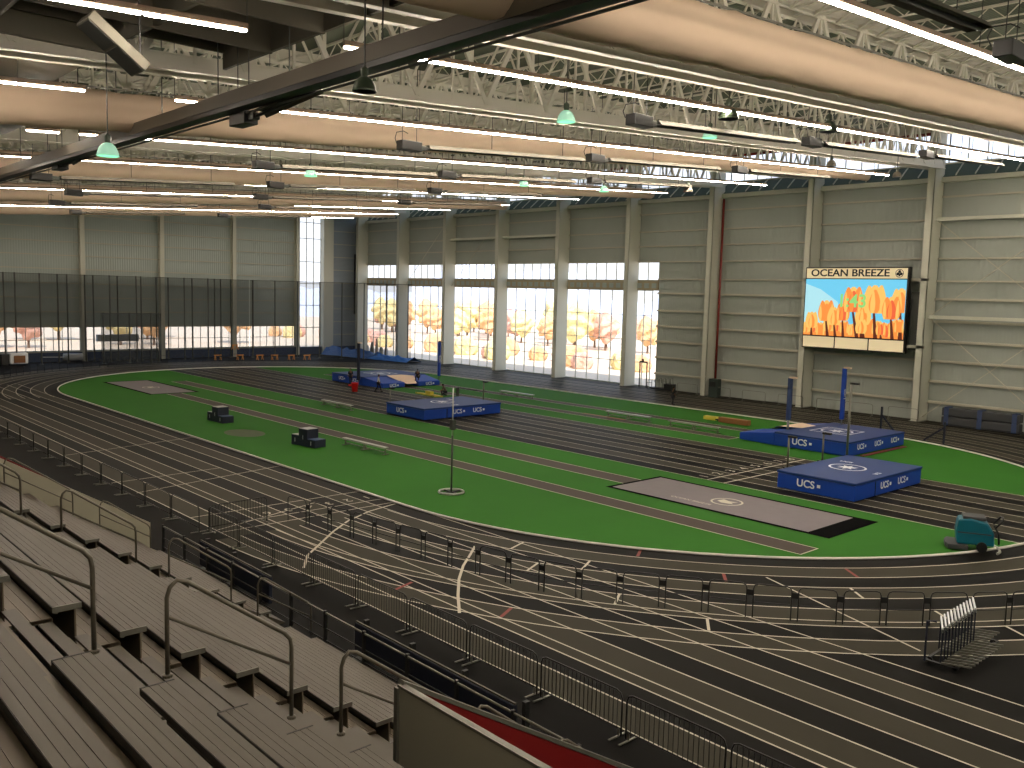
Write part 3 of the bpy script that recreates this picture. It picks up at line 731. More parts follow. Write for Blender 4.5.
# side panels and openings
def panel(pts, d, k, name, lab, cap=True):
    """upright panel from a profile in the YZ plane, thickness along X"""
    b = MB(); n = len(pts); x0, x1 = d
    vs = [(x0,y,z) for y,z in pts]+[(x1,y,z) for y,z in pts]
    b.add(vs, [tuple(range(n))[::-1],tuple(range(n,2*n))]+[(i,(i+1)%n,n+(i+1)%n,n+i) for i in range(n)], k)
    o = b.build(name)
    tag(o, lab, 'panel'); return o
o = panel([(-1.5,9.6),(-1.5,0),(12.9,0),(11.25,1.0),(11.25,1.9)],(-30.35,-30.25),'panel','end_panel','beige end panel along the far side of the left bleacher block')
o = panel([(-1.5,9.9),(-1.5,0),(11.3,0),(11.2,1.75)],(-33.1,-33.0),'red','side_wall','narrow red wall strip beyond the beige end panel at left')
b = MB(); b.bar((-9.62,6.95,4.66),(-9.62,12.3,1.42),.12,.06,'galv'); cap = b
o = panel([(6.95,4.62),(6.95,0),(12.4,0),(12.4,1.3)],(-9.66,-9.58),'red','side_wall','dark red sloping wall of the opening at bottom centre')
t = cap.build('cap_rail', o)
b = MB(); b.box((-9.62,6.9,0),(8,6.98,4.6),'panel'); b.box((-9.62,6.89,4.6),(8,6.99,4.64),'galv'); b.box((-9.66,6.86,0),(-9.58,6.9,4.6),'galv'); tag(b.build('opening_wall'),'beige upright panel at bottom centre left of the dark red wall','panel')
b = MB(); b.box((-9.6,6.3,3.2),(8,6.84,3.3),'plank_end'); tag(b.build('walkway_board'),'dark board along the foot of the beige panel at bottom centre','board')
# front guard rail
t = empty('guard_rail', (-33,12.75,0))
b = MB(); b.path([(0,0,.95),(27.5,0,.95)],.03,'galv',8); b.build('top_rail', t, smooth=True)
b = MB(); b.path([(0,0,.5),(27.5,0,.5)],.02,'black_metal',8); b.path([(0,0,.15),(27.5,0,.15)],.02,'black_metal',8); b.build('lower_rail', t)
for k in range(15):
    b = MB(); b.box((k*1.95-.04,-.04,0),(k*1.95+.04,.04,1.02),'black_metal'); b.build('post', t)
tag(t,'long low guard rail with thin pale top running in front of the bleachers','railing')
# navy folded benches in front
def navy(L):
    r = empty('padded_barrier')
    b = MB(); b.box((0,-.06,.12),(L,.06,.98),'navy_dark'); b.build('pad', r, bevel=.02)
    b = MB(); b.box((0,-.02,.98),(L,.03,1.02),'tube'); b.build('top_rail', r)
    for k in range(int(L/2.1)+1):
        b = MB(); b.box((.3+k*2.1-.05,.06,0),(.3+k*2.1+.05,.2,1.1),'black'); b.box((.3+k*2.1-.2,-.25,0),(.3+k*2.1+.2,.35,.05),'black'); b.build('leg', r)
    return r
a = navy(6.4); reg(a); a['category'] = 'barrier'
place(a, True, (-20.1,13.0,0), 0, 'dark navy padded barrier on the floor, the longer one toward the middle', 'padded barriers')
a = navy(5.2); a['category'] = 'barrier'
place(a, True, (-30.2,13.0,0), 0, 'dark navy padded barrier on the floor left, beside the far aisle rail', 'padded barriers')

# ------------------------------------------------------------ barriers
def barrier(L=2.62, pickets=True, k='black_metal'):
    r = empty('crowd_barrier'); c = .17; h = 1.1
    b = MB(); b.path([(0,0,.05),(0,0,h-c),(.05,0,h-.05),(c,0,h),(L-c,0,h),(L-.05,0,h-.05),(L,0,h-c),(L,0,.05)], .021, k, 6); b.path([(0,0,.22),(L,0,.22)], .017, k, 6); b.build('frame', r, smooth=True)
    if pickets:
        b = MB(); n_ = 19
        for i in range(1,n_+1): b.bar((L*i/(n_+1),0,.22),(L*i/(n_+1),0,h),.014,.014,k)
        b.build('pickets', r)
    for x in (.08,L-.08):
        b = MB(); b.bar((x,-.33,.03),(x,.33,.03),.05,.025,'galv'); b.bar((x,0,.04),(x,0,.2),.04,.03,'galv'); b.build('foot', r)
    return r
bp = barrier(); reg(bp); bp['category'] = 'barrier'
xs = [-34.45+2.76*k for k in range(12)]
for i, x in enumerate(xs):
    place(bp, i == 0, (x+.06,15.15-.0*i,0), 0, 'black picket crowd barrier on the near lane edge, %s counted from the left' % ORD[i], 'picket crowd barriers')
# barriers standing across and the short inner row
cross = [(-34.45,15.2,-34.6,17.8,'picket crowd barrier turned across the track at the left start of the row')]
for (xa,ya,xb,yb,lab) in cross: place(bp, False, (xa,ya,0), math.atan2(yb-ya,xb-xa), lab, 'picket crowd barriers')
op = barrier(2.8, False, 'black_metal'); reg(op); op['category'] = 'barrier'
lx = [-37.2,-40.1,-43.0,-45.8,-48.7,-51.6,-54.5,-57.3,-60.1,-62.9,-65.7]
for i, x in enumerate(lx):
    place(op, i == 0, (x-2.8+2.6,14.83-.028*i,0), 0, 'open crowd barrier without pickets left of the picket row, %s from it' % ORD[i], 'open crowd barriers')
# ring of thin arched barriers around the bend
def archb(L):
    r = empty('arched_barrier'); c = .14; h = 1.08
    b = MB(); b.path([(0,0,0),(0,0,h-c),(.04,0,h-.04),(c,0,h),(L-c,0,h),(L-.04,0,h-.04),(L,0,h-c),(L,0,0)], .022, 'black', 6); b.build('frame', r, smooth=True)
    b = MB(); b.path([(0,0,.5),(L,0,.5)], .016, 'black', 6); b.build('mid_rail', r)
    b = MB(); b.box((L,-.02,.72),(L+.2,.02,.9),'black'); b.build('connector', r)
    return r
ap = archb(1.16); reg(ap); ap['category'] = 'barrier'
pts = [(-34.2,18.6),(-32.2,19.0),(-30.04,19.35),(-28.09,19.58),(-26.77,19.76),(-25.32,19.98),(-23.17,20.27),(-21.45,20.6),(-19.97,21.0),(-18.68,21.75),(-17.43,22.62),(-16.33,23.4),(-15.17,24.1),(-14.12,24.85),(-12.94,25.75),(-12.04,26.75),(-11.05,27.9),(-10.2,28.9),(-9.43,30.0),(-8.7,31.3),(-8.1,32.6)]
pl = [Vector((*p,0)) for p in pts]; cum = [0]
for a, b_ in zip(pl, pl[1:]): cum.append(cum[-1]+(b_-a).length)
def atlen(s):
    for i in range(len(pl)-1):
        if s <= cum[i+1]: return pl[i].lerp(pl[i+1], (s-cum[i])/(cum[i+1]-cum[i]))
    return pl[-1]
k = 0
while k*1.37+1.16 < cum[-1]:
    a = atlen(k*1.37); c = atlen(k*1.37+1.16)
    place(ap, k == 0, (a.x,a.y,.02), math.atan2(c.y-a.y,c.x-a.x), 'thin black arched barrier on the outer bend lane, %s along the curve from the left' % ORD[min(k,34)], 'arched barriers on the bend')
    k += 1
# ring barriers: far right and far left
k2 = 0
for i in range(12):
    a0 = math.radians(4+i*4.1+8); r_ = 29.0
    p = Vector((XR+r_*math.cos(a0), CY+r_*math.sin(a0), 0)); q = Vector((XR+r_*math.cos(a0+.049), CY+r_*math.sin(a0+.049), 0))
    if i < 2: continue
    place(ap, False, (p.x,p.y,.02), math.atan2(q.y-p.y,q.x-p.x), 'thin arched barrier on the far right bend by the wall, %s from the right' % ORD[k2], 'arched barriers on the far bend'); k2 += 1
k2 = 0
for i in range(17):
    a0 = math.radians(228-i*4.4); r_ = 29.3
    p = Vector((XL+r_*math.cos(a0), CY+r_*math.sin(a0), 0)); q = Vector((XL+r_*math.cos(a0-.049), CY+r_*math.sin(a0-.049), 0))
    place(ap, False, (p.x,p.y,.02), math.atan2(q.y-p.y,q.x-p.x), 'thin dark arched barrier on the far left bend, %s from the left edge' % ORD[k2], 'arched barriers on the left bend'); k2 += 1

# pale grey crowd barriers along the screen wall
wb = barrier(2.6, False, 'galv'); reg(wb); wb['category'] = 'barrier'
for i in range(8):
    place(wb, i == 0, (-61.5+4.0*i-(1.2 if i>5 else 0),77.0-.0*i,0), 0, 'low grey tube barrier against the panelled wall, %s from the left' % ORD[i], 'grey wall barriers')

# ------------------------------------------------------------ mats
def star(b, cx, cy, r, z, k='white'):
    P = arc(cx,cy,r,0,2*PI,28); Q = arc(cx,cy,r*.88,0,2*PI,28)
    for i in range(28): b.add([(*P[i],z),(*Q[i],z),(*Q[i+1],z),(*P[i+1],z)], [(0,1,2,3)], k)
    pts = []
    for i in range(16): a = i*PI/8; q = r*(.62 if i%2==0 else .28); pts.append((cx+q*math.cos(a),cy+q*math.sin(a)))
    b.flat(pts, z, k)
def logo(o, x, y, z, rot, s=.55):
    t_ = text('UCS', s, 'lettering', o, (x,y,z), rot, 'white', .004)
    d = Matrix.Rotation(rot[2],4,'Z') @ Vector((s*1.35,0,0))
    b = MB(); b.box((-.09,-.004,-.08),(.09,.004,.08),'white') if rot[0] else b.box((-.09,-.08,-.004),(.09,.08,.004),'white')
    q = b.build('mark', o); q.location = (x+d.x,y+d.y,z); q.rotation_euler = (0,0,rot[2])
# high jump mat near
def simple_mat(loc, L, Wd, H, lab):
    t = empty('landing_mat', loc)
    b = MB(); b.box((0,0,.05),(L,Wd,H-.14),'blue'); base = b.build('foam_base', t, bevel=.05)
    b = MB(); b.box((-.04,-.04,H-.14),(L+.04,Wd+.04,H),'blue_top'); top = b.build('top_cover', t, bevel=.04)
    b = MB(); star(b, L*.45, Wd*.5, 1.0, 0); q = b.build('emblem', top, (0,0,H+.004))
    for fx in (.38,): logo(base, L*fx, -.012, H*.5, (PI/2,0,0))
    for fy in (.42,.68): logo(base, L+.012, Wd*fy, H*.52, (PI/2,0,PI/2), .5)
    text('UCS', .4, 'lettering', top, (L*.25,Wd*.7,H+.006), (0,0,0), 'white', .002)
    text('UCS', .35, 'lettering', top, (L*.88,Wd*.45,H+.006), (0,0,PI/2), 'white', .002)
    b = MB(); b.box((L+.002,Wd*.28,.08),(L+.014,Wd*.29,H-.16),'navy_dark'); b.build('zip', base)
    tag(t, lab, 'mat', 'landing mats'); return t
simple_mat((-24.95,42.6,0),4.35,7.8,1.0,'blue high jump landing mat with star emblem, nearest on the sprint lanes')
simple_mat((-60.3,41.7,0),5.1,8.0,.95,'blue high jump landing mat in mid infield right of the red bin')
# pole vault mats
def vault_mat(loc, rot, L, Wd, H, lab):
    t = empty('vault_mat', loc, rot)
    b = MB(); b.box((0,0,.05),(L,Wd,H-.12),'blue'); base = b.build('foam_base', t, bevel=.05)
    b = MB(); b.box((-.03,-.03,H-.12),(L+.03,Wd+.03,H),'blue_top'); top = b.build('top_cover', t, bevel=.04)
    for y0, y1 in ((0,Wd*.4),(Wd*.6,Wd)):
        b = MB(); ym = (y0+y1)/2
        pr = [(-3.0,y0+.3 if y0 == 0 else y0+.1),(-3.0,y1-.1 if y0 == 0 else y1-.3),(0,y1),(0,y0)]
        n_ = 4; vs = [(x,y,.05) for x,y in pr]+[(-3.0,pr[0][1],H*.55),(-3.0,pr[1][1],H*.55),(0,y1,H-.05),(0,y0,H-.05)]
        b.add(vs, [(3,2,1,0),(4,5,6,7),(0,1,5,4),(1,2,6,5),(2,3,7,6),(3,0,4,7)], 'blue'); b.build('front_wing', t, bevel=.04)
    b = MB(); b.add([(-3.0,Wd*.42,.35),(-3.0,Wd*.58,.35),(.3,Wd*.62,H+.03),(.3,Wd*.38,H+.03),(-1.2,Wd*.3,H+.02),(-1.2,Wd*.7,H+.02)], [(0,1,5,4),(4,5,2,3)], 'cream'); b.build('planting_box_cover', t)
    b = MB(); star(b, L*.45, Wd*.5, 1.1, 0)
    for a_ in range(4):
        pa = (L*.45+1.9*math.cos(a_*PI/2+PI/4), Wd*.5+1.9*math.sin(a_*PI/2+PI/4)); pb = (L*.45+1.9*math.cos(a_*PI/2+PI*.75), Wd*.5+1.9*math.sin(a_*PI/2+PI*.75))
        b.bar((*pa,0),(*pb,0),.1,.006,'white')
    b.build('emblem', top, (0,0,H+.004))
    if rot:
        for fx in (.3,.7): logo(base, L*fx, Wd+.012, H*.5, (PI/2,0,PI), .5)
        for fy in (.22,.8): logo(base, -3.03, Wd*fy, H*.28, (PI/2,0,-PI/2), .45)
    else:
        logo(base, L*.35, -.012, H*.5, (PI/2,0,0), .6)
        for fy in (.2,.5,.8): logo(base, L+.012, Wd*fy, H*.55, (PI/2,0,PI/2), .5)
    tag(t, lab, 'mat', 'pole vault mats'); return t
vault_mat((-32.6,55.0,0),0,5.4,8.2,1.0,'large blue pole vault mat with cream box cover below the scoreboard')
v = vault_mat((-76.2,52.6,0),0,0,0,0,'x') if False else None
vault_mat((-78.8,59.6,0),PI,6.3,8.0,.97,'distant blue pole vault mat with cream box cover left of centre')
b = MB(); b.box((-27.0,56.2,.02),(-26.7,62.6,.06),'red'); tag(b.build('red_strap'),'red strap lying along the foot of the right vault mat','strap')
# standards
def standard(loc, h, pad, lab, r=.05, padk='blue', pk='galv'):
    t = empty('vault_standard', loc)
    b = MB(); b.box((-.3,-.06,0),(.3,.06,.08),'dark_metal'); b.box((-.06,-.35,0),(.06,.35,.08),'dark_metal'); b.build('base', t)
    b = MB(); b.path([(0,0,0),(0,0,h)], r, pk, 8); b.build('upright', t, smooth=True)
    if pad:
        b = MB(); b.box((-.15,-.13,pad[0]),(.15,.13,pad[1]),padk); pd = b.build('pad', t, bevel=.05)
        if pad[1] > 3 and padk == 'blue': text('UCS', .4, 'lettering', pd, (.155,0,(pad[0]+pad[1])/2), (PI/2,-PI/2,PI/2), 'white', .003)
    b = MB(); b.box((-.05,-.1,h-.12),(.5,.1,h),'cream' if pad else 'black'); b.build('crossbar_peg', t)
    tag(t, lab, 'standard', 'jump standards')
standard((-32.9,57.2,0),4.7,(1.6,4.6),'tall vault standard with navy pad at the left of the right vault mat',.09,'navy','silver')
standard((-31.6,62.5,0),5.3,(1.4,5.2),'tall vault standard with blue lettered pad behind the right vault mat')
standard((-26.75,53.9,0),5.0,None,'plain slim grey pole standing before the right vault mat',.08)
standard((-27.4,52.0,0),1.9,None,'short grey high jump standard behind the near mat',.06)
standard((-27.6,48.2,0),2.0,None,'short grey high jump standard at the near mat left corner',.06)
standard((-79.2,51.2,0),4.6,(.6,4.5),'dark padded standard at the left of the distant vault mat',.05,'navy_dark')
standard((-77.6,60.6,0),4.7,(.8,4.6),'blue padded standard at the right of the distant vault mat')
standard((-62.8,43.8,0),1.8,None,'short grey standard behind the middle mat, left one',.06)
standard((-62.4,54.0,0),1.9,None,'short grey standard behind the middle mat, right one',.06)
t = empty('hurdle_stand', (-27.0,66.6,0))
for (a, c) in (((-3.5,0,0),(-3.5,0,2.2)),((-3.5,0,1.6),(-2.2,0,.2)),((1.2,0,0),(1.2,0,1.6)),((1.2,0,1.2),(-.2,0,.1))): b = MB(); b.bar(a,c,.12,.12,'navy_dark'); b.build('brace', t)
tag(t,'dark braced frame pair behind the right vault mat','frame')
# tall pole with ring base
t = empty('ring_pole', (-34.3,27.7,0))
b = MB(); b.path([(.62*math.cos(a*PI/12),.62*math.sin(a*PI/12),.06) for a in range(24)], .06, 'silver', 6, True); b.box((-.6,-.05,.02),(.6,.05,.08),'grey_pad'); b.box((-.05,-.6,.02),(.05,.6,.08),'grey_pad'); b.build('ring_base', t)
b = MB(); b.path([(0,0,.05),(0,0,2.9)], .05, 'dark_metal', 8); b.path([(0,0,2.7),(0,0,5.3)], .035, 'silver', 8); b.build('pole', t, smooth=True)
b = MB(); b.box((-.12,-.1,3.2),(.12,.1,3.7),'dark_metal'); b.build('clamp', t)
tag(t,'tall slim pole with round silver ring base on the green infield','pole')
# benches
def bench(L=4.7):
    r = empty('bench')
    b = MB(); b.box((-L/2,-.15,.42),(L/2,.15,.46),'silver'); b.box((-L/2,-.15,.36),(L/2,-.12,.42),'silver'); b.build('seat', r)
    for x in (-L/2+.15,-.1,.1,L/2-.15):
        b = MB(); b.box((x-.03,-.03,.0),(x+.03,.03,.42),'galv'); b.box((x-.03,-.25,0),(x+.03,.25,.04),'galv'); b.build('leg', r)
    b = MB(); b.box((-L/2+.15,-.02,.12),(L/2-.15,.02,.17),'galv'); b.build('brace', r)
    return r
bn = bench(); reg(bn); bn['category'] = 'bench'
for i, (x,y,rz,lab) in enumerate([(-47.0,30.9,.02,'silver bench on the green turf, nearest, right of the podium'),(-65.3,40.1,0,'silver bench left of the middle blue mat'),(-63.2,59.0,0,'silver bench on the far turf behind the middle mat'),(-46.9,56.4,0,'silver bench on the far turf right of centre'),(-40.4,56.4,.0,'silver bench end close to the right vault mat')]):
    place(bn, i == 0, (x,y,0.02), rz, lab, 'silver benches')
# podiums
def podium():
    r = empty('podium')
    for nm, x0, x1, h, k in (('winner_step',-.55,.55,.95,1),('second_step',-1.5,-.55,.55,1),('third_step',.55,1.5,.42,0)):
        b = MB(); b.box((x0,-.5,0),(x1,.5,h),'navy_dark'); o = b.build(nm, r, bevel=.02)
        b = MB(); b.box((x0+.04,-.46,h),(x1-.04,.46,h+.02),'navy' if not k else 'silver'); b.build('tread', o)
        text('I' if k else 'I', .3, 'lettering', o, ((x0+x1)/2,-.505,h*.5), (PI/2,0,0), 'white', .004)
    return r
pd = podium(); reg(pd); pd['category'] = 'podium'
pd.scale = (.78,.9,1.15); place(pd, True, (-63.0,28.7,.02), .05, 'dark navy three step winners podium, farther left one', 'podiums')
place(pd, False, (-50.3,28.8,.02), .15, 'dark navy three step winners podium nearer, beside the silver bench', 'podiums')
# scrubber
t = empty('floor_scrubber', (-13.5,38.6,0), math.radians(205)); t.scale = (1.0,1.1,1.12)
b = MB()
prof = [(-.75,.25),(-.72,.75),(-.45,1.1),(.15,1.22),(.6,1.15),(.68,.7),(.62,.25)]
n_ = len(prof); vs = [(x,-.4,z) for x,z in prof]+[(x,.4,z) for x,z in prof]
b.add(vs, [tuple(range(n_)),tuple(range(n_,2*n_))[::-1]]+[(i,n_+i,n_+(i+1)%n_,(i+1)%n_) for i in range(n_)], 'teal'); body = b.build('body', t, bevel=.06)
b = MB(); b.box((-.4,-.36,1.16),(.45,.36,1.28),'grey_pad'); b.build('tank_lid', t, bevel=.03)
b = MB(); b.box((-.62,-.405,.66),(.62,.405,.7),'grey_pad'); b.build('seam_band', body)
b = MB(); b.path([(-.75,-.35,.95),(-1.0,-.35,1.25),(-1.02,0,1.3),(-1.0,.35,1.25),(-.75,.35,.95)], .04, 'black', 8); b.build('handle', t, smooth=True)
b = MB(); b.prism([(.2,-.55),(.95,-.6),(1.05,-.3),(1.05,.3),(.95,.6),(.2,.55)], .06, .24, 'grey_pad'); b.build('brush_deck', t, bevel=.03)
b = MB(); b.path([(-.85,-.6,.08),(-.98,-.3,.08),(-1.0,0,.08),(-.98,.3,.08),(-.85,.6,.08)], .05, 'silver', 6); b.build('squeegee', t)
for s in (-1,1):
    b = MB(); b.lathe([(.05,-.05),(.2,-.05),(.2,.05),(.05,.05)], (-.3,s*.42,.2), 'black', 16, 'Y'); b.build('wheel', t, smooth=False)
b = MB(); b.path([(-.72,.1,1.0),(-.9,.15,.7),(-.95,.05,.3)], .04, 'black', 8); b.build('hose', t)
tag(t,'teal walk-behind floor scrubber parked on the right infield edge','floor scrubber')
# hurdle rack: nested hurdles on a low trolley
def hurdle():
    r = empty('hurdle')
    b = MB(); b.box((-.02,-.62,.9),(.02,.62,.99),'white'); b.box((-.022,-.62,.9),(.022,-.45,.99),'black'); b.build('board', r)
    for s in (-.55,.55):
        b = MB(); b.bar((0,s,.03),(0,s,.97),.035,.035,'navy_dark'); b.build('upright', r)
        b = MB(); b.bar((0,s,.03),(.78,s,.03),.04,.04,'galv'); b.build('base_leg', r)
    return r
hd_ = hurdle(); reg(hd_); hd_['category'] = 'hurdle'
for i in range(11):
    place(hd_, i == 0, (-9.55+.008*i,25.5+.21*i,.14+.012*i), math.radians(24), 'nested hurdle with white board on the trolley, %s from the front' % ORD[i], 'nested hurdles on the trolley')
t = empty('hurdle_trolley', (-9.3,26.6,0), math.radians(0))
b = MB(); b.box((-.5,-1.6,.09),(.4,-1.5,.13),'black'); b.box((-.5,1.5,.09),(.4,1.6,.13),'black'); b.box((-.5,-1.6,.09),(-.42,1.6,.13),'black'); b.box((.32,-1.6,.09),(.4,1.6,.13),'black'); b.build('frame', t)
for x in (-.4,.3):
    for y in (-1.4,1.4):
        b = MB(); b.lathe([(.01,-.03),(.09,-.03),(.09,.03),(.01,.03)], (x,y,.09), 'black', 14, 'Y'); b.build('wheel', t)
b = MB(); b.path([(-.45,-1.62,.1),(-.45,-1.62,1.25),(-.2,-1.62,1.3)], .03, 'navy_dark', 8); b.build('push_handle', t)
tag(t,'black wheeled trolley carrying the nested hurdles at lower right','trolley')

# ------------------------------------------------------------ wall side equipment
t = empty('folded_mat_cart', (-27.0,77.0,0))
for k in range(2):
    b = MB(); b.box((-3.0,-.45,.12+k*.75),(3.0,.35,.8+k*.75),'grey_pad'); b.build('folded_mat', t, bevel=.08)
for k in range(3):
    b = MB(); x = -2.6+2.6*k; b.box((x-.18,-.5,.08),(x+.18,-.44,1.6),'navy'); b.box((x-.18,-.5,1.56),(x+.18,.4,1.62),'navy'); b.build('strap', t)
b = MB(); b.box((-3.1,-.5,.02),(3.1,.4,.1),'black'); b.build('pallet', t)
tag(t,'long grey folded mats bound with navy straps against the right wall','mat cart')
b = MB(); t = empty('equipment_cabinet', (-52.9,77.2,0))
b.box((-.55,-.35,0),(.5,.35,1.9),'green_box'); b.build('body', t, bevel=.04)
b = MB(); b.box((-.4,-.37,1.1),(.3,-.35,1.6),'black'); b.build('vent', t)
tag(t,'dark green equipment cabinet standing beside the red wall pipe','cabinet')
t = empty('hurdle_cart', (-59.3,77.0,0))
b = MB(); b.box((-1.6,-.4,.15),(1.3,.4,.35),'black'); b.box((.3,-.4,.35),(1.3,.4,.85),'black'); b.build('tray', t)
b = MB()
for k in range(6): x = -1.4+k*.5; b.path([(x,-.3,.3),(x,-.3,1.2+.05*k),(x+.3,-.3,1.3+.05*k),(x+.35,-.3,.9)], .03, 'dark_metal', 6)
b.build('rack_bars', t)
b = MB(); b.path([(-2.2,0,.1),(-2.4,0,.7),(-1.6,0,.8)],.03,'black',6); b.build('handle', t)
tag(t,'low black equipment cart with curved bars by the wall right of the windows','cart')
t = empty('door_frame_stand', (-63.5,78.0,0))
b = MB(); b.box((-.05,-.05,0),(.05,.05,2.9),'dark_metal'); b.box((.95,-.05,0),(1.05,.05,2.9),'dark_metal'); b.box((-.05,-.05,2.8),(1.05,.05,2.95),'dark_metal'); b.box((.3,-.06,2.95),(.5,.06,3.2),'red'); b.build('frame', t)
tag(t,'dark exit door frame at the right end of the tall windows','door frame')
t = empty('foam_block', (-42.9,62.3,.02), .1); b = MB(); b.box((-.6,-.3,0),(.6,.3,.3),'yellow'); b.build('foam', t, bevel=.04); tag(t,'yellow foam block on the far turf left of the brown plank','block')
t = empty('plank_stack', (-40.4,61.9,.02), .05); b = MB(); b.box((-1.35,-.25,0),(1.35,.25,.42),'brown'); b.build('plank', t, bevel=.03); b = MB(); b.box((-1.75,-.05,.1),(-1.35,.05,.2),'black'); b.build('handle', t); tag(t,'long brown wooden box on the far turf behind the vault mat','box')
t = empty('red_bin', (-74.9,48.0,.02)); b = MB(); b.lathe([(.28,0),(.36,.85),(.38,.88),(.3,.88),(.26,.1)],(0,0,0),'red_bin',16); b.build('tub', t, smooth=True); b = MB(); b.box((-.9,-.2,.5),(-.3,.2,.62),'red_bin'); b.build('side_tray', t); tag(t,'bright red bin on the sprint lanes near the distant vault mat','bin')
t = empty('yellow_ramp', (-68.6,52.6,.02)); b = MB(); b.prism([(-2.2,-.2),(1.2,-.35),(1.8,.1),(-.4,.35)],0,.12,'yellow'); b.box((-.6,-.2,.12),(.2,.2,.4),'yellow'); b.build('block', t); tag(t,'flat yellow starting equipment beside the kneeling person','equipment')
t = empty('vault_poles', (-66.2,54.0,.02), .05); b = MB(); b.path([(0,0,.9),(3.6,.4,.8)],.05,'black',6); b.box((-.1,-.1,0),(.1,.1,.9),'dark_metal'); b.build('pole', t); tag(t,'dark pole resting on a stand right of the kneeling person','pole')

# end wall side: low orange frames, tarp, white machine
def saw():
    r = empty('orange_trestle')
    for y in (-.5,.5): b = MB(); b.bar((-.35,y,0),(0,y,.85),.12,.08,'orange'); b.bar((.35,y,0),(0,y,.85),.12,.08,'orange'); b.build('leg', r)
    b = MB(); b.box((-.08,-.7,.75),(.08,.7,.95),'orange'); b.build('top_bar', r)
    return r
sp = saw(); sp.scale = (.75,.75,.75); reg(sp); sp['category'] = 'trestle'
for i, (x,y) in enumerate([(-116.6,52.8),(-115.7,55.6),(-114.6,58.0),(-113.8,59.8),(-112.9,61.9),(-112.1,63.9)]): place(sp, i == 0, (x,y,.02), 0, 'small orange trestle on the far track edge, %s from the left' % ORD[i], 'orange trestles')
place(sp, False, (-119.8,56.8,1.15), .3, 'orange trestle lifted above the navy wall base', 'orange trestles')
b = MB(); rnd = random.Random(2); nx, ny = 22, 6; vs = []
for i in range(nx+1):
    for j in range(ny+1):
        x = -119.5+.8*i; h = (1.5-.04*i)*(1-abs(j-3)/3.3)*(.75+.5*rnd.random()); vs.append((x,73.2+.15*i-j*.45,max(.02,h)))
b.add(vs, [(i*(ny+1)+j,(i+1)*(ny+1)+j,(i+1)*(ny+1)+j+1,i*(ny+1)+j+1) for i in range(nx) for j in range(ny)], 'tarp'); tag(b.build('tarpaulin_heap'),'crumpled bright blue tarpaulin heap in the far left corner','tarpaulin')
t = empty('ride_on_machine', (-118.2,28.6,0)); b = MB(); b.prism([(-.7,-1),(.7,-1),(.9,.2),(.6,1),(-.6,1),(-.9,.2)],.2,1.5,'white'); b.build('body', t, bevel=.12); b = MB(); b.box((.7,-.6,.35),(.95,.6,1.2),'brown'); b.box((-.5,-1.9,.1),(.5,-1.0,1.4),'black'); b.build('seat', t, bevel=.05); tag(t,'white and black machine parked at the far left edge','machine')
t = empty('white_roll', (-121.0,35.5,.02)); b = MB(); b.path([(0,-1.0,.6),(0,1.2,.6)],.45,'white',14); b.build('roll', t, smooth=True); b = MB(); b.bar((0,-1.0,.6),(0,-3.4,.65),.12,.1,'white'); b.build('spindle', t); tag(t,'white roll with spindle lying before the end wall windows','roll')
b = MB()
for i in range(5):
    b.lathe([(.35,0),(.3,.9+.5*(i%2)),(.12,1.6+.6*(i%3)),(0,1.7+.6*(i%3))],(-116.0+1.6*i,76.6-.25*i,0),['white','galv','cream','silver','white'][i],10)
tag(b.build('covered_gear'),'pale covered gear standing behind the blue tarpaulin heap','gear')
b = MB(); b.box((-121.4,77.5,6.2),(-121.2,78.8,15.6),'cloth_black'); b.box((-121.15,77.7,6.5),(-121.1,78.6,15.4),'far_blue'); tag(b.build('wall_banner'),'narrow framed banner on the blue grey siding in the corner','banner')

# throwing cage
def cage_pole(h):
    b = MB(); b.path([(0,0,0),(0,0,h)], .09, 'dark_metal', 6); b.lathe([(.25,0),(.25,.05)],(0,0,0),'dark_metal',8); return b
cp = None; ci = 0
cpts = []
for y in (27.3,28.5,31.2,33.8,34.9,37.0,38.0,39.3,41.0,42.6,43.2,46.0,47.6,48.9,50.9,52.2,54.1,55.0,56.5,58.8): cpts.append((-120.4 if int(y*10)%3 else -118.2, y, 11.05))
for k in range(8): cpts.append((-119.8+1.95*k, 59.5+2.5*k, 11.0))
for (x,y,z) in cpts:
    if cp is None: cp = cage_pole(11.05).build('cage_pole'); o = cp
    else: o = cp.copy(); COL.objects.link(o)
    o.location = (x,y,0); ci += 1
    tag(o,'dark tall cage pole before the end wall, %s counted from the left' % ORD[ci-1],'pole','throwing cage poles')
sp_ = None
for i, (x,y) in enumerate([(-116.5,37.9),(-116.3,41.0),(-116,43.6),(-116,44.6)]):
    if sp_ is None: sp_ = cage_pole(6.4).build('gate_pole'); o = sp_
    else: o = sp_.copy(); COL.objects.link(o)
    o.location = (x,y,0); tag(o,'shorter dark gate pole of the cage, %s from the left' % ORD[i],'pole','cage gate poles')
for (a, c, lab) in [((-120.3,24.0),(-120.3,59.2),'long dark see-through net hanging along the end wall'),((-120.0,59.2),(-105.8,77.4),'dark see-through net turning across the far corner'),((-116.2,37.5),(-116.2,45.0),'short darker net of the cage gate')]:
    b = MB(); h = 11 if a[0] < -118 else 6.3
    b.add([(*a,.1),(*c,.1),(*c,h),(*a,h)], [(0,1,2,3)], 'net'); t = b.build('cage_net')
    b = MB(); b.path([(*a,h),(*c,h)],.035,'dark_metal',6); b.build('top_cable', t)
    tag(t, lab, 'net', 'cage nets')
b = MB(); b.prism([(-121.6,38.6),(-120.9,38.6),(-120.9,43.8),(-121.6,43.8)],2.5,3.4,'white'); tag(b.build('wall_unit_heater'),'pale unit mounted across the end wall windows','heater')

